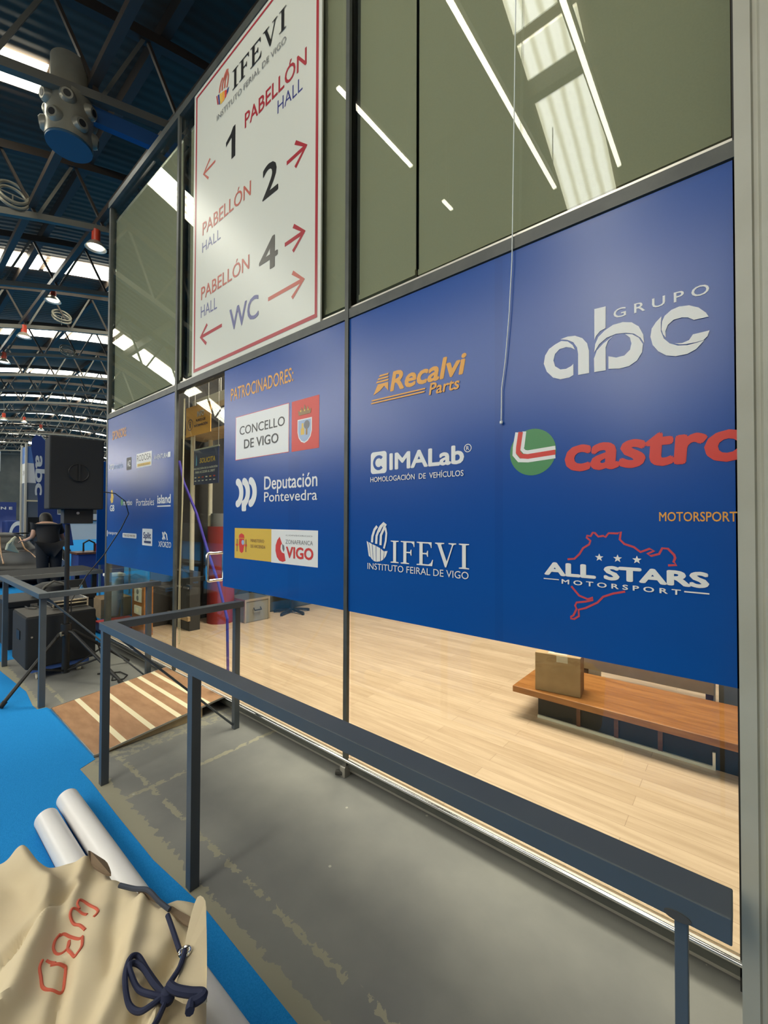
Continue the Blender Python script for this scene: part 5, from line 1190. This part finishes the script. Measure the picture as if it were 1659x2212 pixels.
# things standing beyond the side glass
t = thing('waste_bin', 'pale bin liner in a white rimmed stand beyond the left side glass', 'bin', (-6.6, 2.12, 0))
MB().lathe([(0.05, 0.12), (0.08, 0.3), (0.11, 0.5), (0.115, 0.66), (0.10, 0.66), (0.06, 0.2)], (-6.6, 2.12, 0), 20).build('liner', M_PALECLOTH, t, smooth=True)
MB().box(-6.70, -6.5, 2.01, 2.23, 0.66, 0.70).build('rim', M_WHITE, t, bevel=0.01)
for y in (2.02, 2.22): MB().box(-6.62, -6.58, y - 0.01, y + 0.01, 0.005, 0.66).build('post', M_ALU, t)
tag(box('red_crate', M_REDPL, -6.42, -6.12, 1.84, 2.25, 0.005, 0.13, bevel=0.01), 'red plastic crate on the carpet beyond the left glass corner', 'crate')
tag(box('carton', M_CARD, -7.5, -7.05, 2.1, 2.5, 0.005, 0.28), 'brown carton behind the red crate at the glass corner', 'box')

# ------------------------------------------------------------------ foreground: vinyl rolls and canvas bag
def roll(x0, x1, y, r, lb):
    t = thing('vinyl_roll', lb, 'roll', ((x0 + x1) / 2, y, 0.004), 'white vinyl rolls on the blue carpet')
    z = 0.004 + r
    n_ = 30; m_ = MB()
    prof = [(r, x0), (r, x1), (r - 0.012, x1), (r - 0.012, x0), (r, x0)]
    m_.lathe(prof, (0, y, z), n_, 'x'); m_.build('sheet', M_PAPER, t, smooth=True)
    ang = [R(a) for a in range(-170, -119, 10)]
    vs = []
    for a in ang:
        for xx in (x0, x1): vs.append((xx, y + (r + 0.0012) * math.cos(a), z + (r + 0.0012) * math.sin(a)))
    MB().add(vs, [(2 * i, 2 * i + 1, 2 * i + 3, 2 * i + 2) for i in range(len(ang) - 1)]).build('printed_edge', M_PAPERB, t)
    MB().lathe([(r * 0.55, x0 + 0.001), (r * 0.55, x1 - 0.001), (r * 0.45, x1 - 0.001), (r * 0.45, x0 + 0.001), (r * 0.55, x0 + 0.001)], (0, y, z), 20, 'x').build('inner_turn', M_PAPERB, t, smooth=True)
roll(-2.50, -0.62, 0.535, 0.046, 'shorter white vinyl roll farther from the concrete, half under the bag')
roll(-2.60, -0.55, 0.640, 0.046, 'white vinyl roll nearest the concrete edge, showing again right of the bag')

BP = [(-1.671, 0.102), (-1.773, 0.173), (-1.741, 0.26), (-1.751, 0.292), (-1.734, 0.313), (-1.677, 0.326), (-1.622, 0.34), (-1.592, 0.365), (-1.575, 0.395), (-1.554, 0.425), (-1.542, 0.444), (-1.501, 0.465), (-1.421, 0.459), (-1.384, 0.473), (-1.308, 0.492), (-1.225, 0.514), (-1.165, 0.525), (-1.158, 0.553), (-1.159, 0.575), (-1.13, 0.588), (-1.092, 0.573), (-1.007, 0.533), (-0.926, 0.492), (-0.849, 0.452), (-0.764, 0.411), (-0.711, 0.329), (-0.798, 0.207), (-0.957, 0.084), (-1.233, 0.043)]
def segd(p, a, b):
    ax, ay = a; bx_, by_ = b; px_, py_ = p
    dx_, dy_ = bx_ - ax, by_ - ay; l2 = dx_ * dx_ + dy_ * dy_
    t_ = max(0, min(1, ((px_ - ax) * dx_ + (py_ - ay) * dy_) / l2))
    return math.hypot(px_ - ax - t_ * dx_, py_ - ay - t_ * dy_)
RIDGES = [([(-1.72, 0.30), (-1.60, 0.30), (-1.47, 0.32), (-1.38, 0.30), (-1.30, 0.26), (-1.20, 0.20), (-1.12, 0.12)], 0.042, 0.028), ([(-1.53, 0.43), (-1.44, 0.38), (-1.34, 0.34)], 0.026, 0.022), ([(-1.25, 0.48), (-1.15, 0.42), (-1.03, 0.34), (-0.95, 0.25)], 0.030, 0.022), ([(-1.06, 0.50), (-1.0, 0.40), (-0.90, 0.30)], -0.032, 0.018), ([(-1.2, 0.30), (-1.08, 0.25), (-1.0, 0.15)], -0.022, 0.015), ([(-0.95, 0.40), (-0.86, 0.33), (-0.80, 0.28)], 0.024, 0.014), ([(-1.42, 0.36), (-1.36, 0.26), (-1.28, 0.15)], -0.020, 0.014), ([(-1.35, 0.46), (-1.22, 0.40), (-1.12, 0.37)], -0.012, 0.02)]
CX, CY = -1.22, 0.30
def bag_z(x, y):
    z = 0.425
    for pl_, amp, wd in RIDGES:
        d = min(segd((x, y), a, b) for a, b in zip(pl_[:-1], pl_[1:]))
        z += amp * math.exp(-(d / wd) ** 2)
    z += 0.006 * math.sin(x * 23 + y * 31) + 0.004 * math.sin(x * 47 - y * 39 + 1.0)
    return z
def dense(pl_, k):
    out = []
    n_ = len(pl_)
    for i in range(n_):
        p0, p1, p2, p3 = pl_[i - 1], pl_[i], pl_[(i + 1) % n_], pl_[(i + 2) % n_]
        for q in range(k):
            t_ = q / k
            f4 = lambda c: 0.5 * (2 * p1[c] + (p2[c] - p0[c]) * t_ + (2 * p0[c] - 5 * p1[c] + 4 * p2[c] - p3[c]) * t_ ** 2 + (3 * p1[c] - p0[c] - 3 * p2[c] + p3[c]) * t_ ** 3)
            out.append((f4(0), f4(1)))
    return out
bd = dense(BP, 9); nb = len(bd)
bg = thing('canvas_bag', 'beige canvas drawstring bag with red handwriting in the front corner', 'bag', (CX, CY, 0.004))
vs = [(CX, CY, bag_z(CX, CY))]; fs = []
rings = 64
for i in range(1, rings + 1):
    s_ = i / rings
    for x, y in bd:
        xx, yy = CX + (x - CX) * s_, CY + (y - CY) * s_
        edge = max(0, (s_ - 0.86) / 0.14)
        z = bag_z(xx, yy); z = z * (1 - edge) + (0.42 - 0.02 * edge) * edge
        vs.append((xx, yy, z))
for lev, (sc_, zz) in enumerate(((1.0, 0.36), (0.99, 0.26), (0.97, 0.14), (0.95, 0.05), (0.90, 0.006))):
    for x, y in bd:
        ly = CY + (y - CY) * sc_
        vs.append((CX + (x - CX) * sc_, ly, max(zz, 0.105) if ly > 0.44 else zz))     # slumped over the vinyl rolls
for j in range(nb): fs.append((0, 1 + j, 1 + (j + 1) % nb))
for i in range(rings - 1 + 5):
    for j in range(nb):
        a = 1 + i * nb + j; b = 1 + i * nb + (j + 1) % nb
        fs.append((a, a + nb, b + nb, b))
MB().add(vs, fs).build('sack', M_CANVAS, bg, smooth=True)
def onbag(pts, lift): return [(x, y, bag_z(x, y) + lift) for x, y in pts]
def smooth_line(pts, k=6):
    out = []
    n_ = len(pts)
    for i in range(n_ - 1):
        p0, p1, p2, p3 = pts[max(i - 1, 0)], pts[i], pts[i + 1], pts[min(i + 2, n_ - 1)]
        for q in range(k):
            t_ = q / k
            out.append(tuple(0.5 * (2 * p1[c] + (p2[c] - p0[c]) * t_ + (2 * p0[c] - 5 * p1[c] + 4 * p2[c] - p3[c]) * t_ ** 2 + (3 * p1[c] - p0[c] - 3 * p2[c] + p3[c]) * t_ ** 3) for c in range(len(p1))))
    out.append(tuple(pts[-1])); return out
LET = {'c': [[(-1.338, 0.359), (-1.353, 0.358), (-1.368, 0.367), (-1.358, 0.379), (-1.323, 0.388), (-1.296, 0.389), (-1.284, 0.382), (-1.281, 0.375)]],
       'u': [[(-1.307, 0.368), (-1.33, 0.355), (-1.336, 0.345), (-1.326, 0.336), (-1.305, 0.339), (-1.289, 0.347), (-1.264, 0.352)]],
       'b': [[(-1.301, 0.309), (-1.298, 0.318), (-1.276, 0.327), (-1.253, 0.337), (-1.252, 0.345)], [(-1.272, 0.321), (-1.254, 0.315), (-1.245, 0.302), (-1.253, 0.293), (-1.274, 0.29), (-1.293, 0.297), (-1.304, 0.31)], [(-1.272, 0.321), (-1.246, 0.312), (-1.214, 0.314), (-1.207, 0.32), (-1.22, 0.333), (-1.25, 0.343)]],
       'e': [[(-1.225, 0.283), (-1.244, 0.27)], [(-1.209, 0.299), (-1.187, 0.292), (-1.166, 0.284), (-1.163, 0.273), (-1.175, 0.26), (-1.193, 0.253), (-1.213, 0.254), (-1.231, 0.255), (-1.245, 0.263)], [(-1.209, 0.299), (-1.222, 0.283), (-1.228, 0.275)]]}
m_ = MB()
for k_, ss in LET.items():
    for s_ in ss: m_.tube(onbag(smooth_line(s_), 0.0), 0.0035, 6)
m_.build('red_handwriting', M_MARK, bg)
def sheet(name, pts, lift, m, th=0.004):
    z = [bag_z(x, y) + lift for x, y in pts]; zz = max(z)
    mb_ = MB(); mb_.prism(pts, 0, 1, lambda a, b, e: (a, b, max(bag_z(a, b), 0.425) + lift + (th if e else 0)))
    return mb_.build(name, m, bg)
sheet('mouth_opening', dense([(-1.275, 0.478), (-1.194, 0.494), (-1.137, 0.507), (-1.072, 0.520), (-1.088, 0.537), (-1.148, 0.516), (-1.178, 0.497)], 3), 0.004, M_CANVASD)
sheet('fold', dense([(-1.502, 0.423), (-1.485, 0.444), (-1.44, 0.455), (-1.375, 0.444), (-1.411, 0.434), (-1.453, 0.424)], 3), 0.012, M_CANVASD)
fp = dense([(-1.102, 0.558), (-1.075, 0.566), (-1.01, 0.535), (-0.95, 0.505), (-0.873, 0.464), (-0.855, 0.450), (-0.913, 0.416), (-0.96, 0.451), (-1.045, 0.508)], 3)
flp = sheet('mouth_flap', fp, 0.03, M_CANVAS, 0.008)
MB().tube(smooth_line(onbag([(-1.329, 0.450), (-1.285, 0.472), (-1.228, 0.485), (-1.175, 0.493), (-1.136, 0.502)], 0.02)), 0.006, 8).build('binding', M_NAVYL, bg, smooth=True)
ez = max(bag_z(-0.982, 0.469), 0.425) + 0.042
MB().tube([(-0.982 + 0.011 * math.cos(a), 0.469 + 0.011 * math.sin(a), ez) for a in [2 * math.pi * k / 20 for k in range(20)]], 0.0035, 8, True).build('eyelet', M_CHROME, bg, smooth=True)
cr_ = MB(); KZ = 0.055
def cordp(pts, lift, r=0.0058): cr_.tube(smooth_line([(x, y, max(bag_z(x, y), 0.425) + lift) for x, y in pts]), r, 8)
cordp([(-1.127, 0.493), (-1.074, 0.484), (-1.016, 0.473)], 0.02)
cordp([(-0.982, 0.469), (-0.965, 0.455), (-0.951, 0.44), (-0.936, 0.412)], 0.045)
cordp([(-0.936, 0.412), (-0.981, 0.409), (-1.029, 0.407), (-1.071, 0.405), (-1.076, 0.392), (-1.058, 0.376), (-1.024, 0.36), (-0.988, 0.355), (-0.957, 0.363), (-0.944, 0.38), (-0.940, 0.405)], 0.018)
cordp([(-0.932, 0.41), (-0.959, 0.39), (-0.996, 0.377), (-1.029, 0.374), (-1.052, 0.378), (-1.056, 0.391), (-1.033, 0.4), (-0.98, 0.403), (-0.936, 0.41)], 0.024)
cordp([(-0.936, 0.412), (-0.92, 0.395), (-0.898, 0.375), (-0.885, 0.36)], 0.022)
cordp([(-0.936, 0.414), (-0.915, 0.419), (-0.888, 0.435), (-0.869, 0.450), (-0.860, 0.450), (-0.862, 0.438), (-0.866, 0.428), (-0.852, 0.418)], 0.045, 0.009)
cr_.build('drawstring', M_NAVY, bg, smooth=True)
kz = bag_z(-0.936, 0.412) + 0.026
MB().lathe([(0, 0.016), (0.012, 0.012), (0.017, 0), (0.012, -0.012), (0, -0.016)], (-0.936, 0.412, kz), 14).build('knot', M_NAVY, bg, smooth=True)
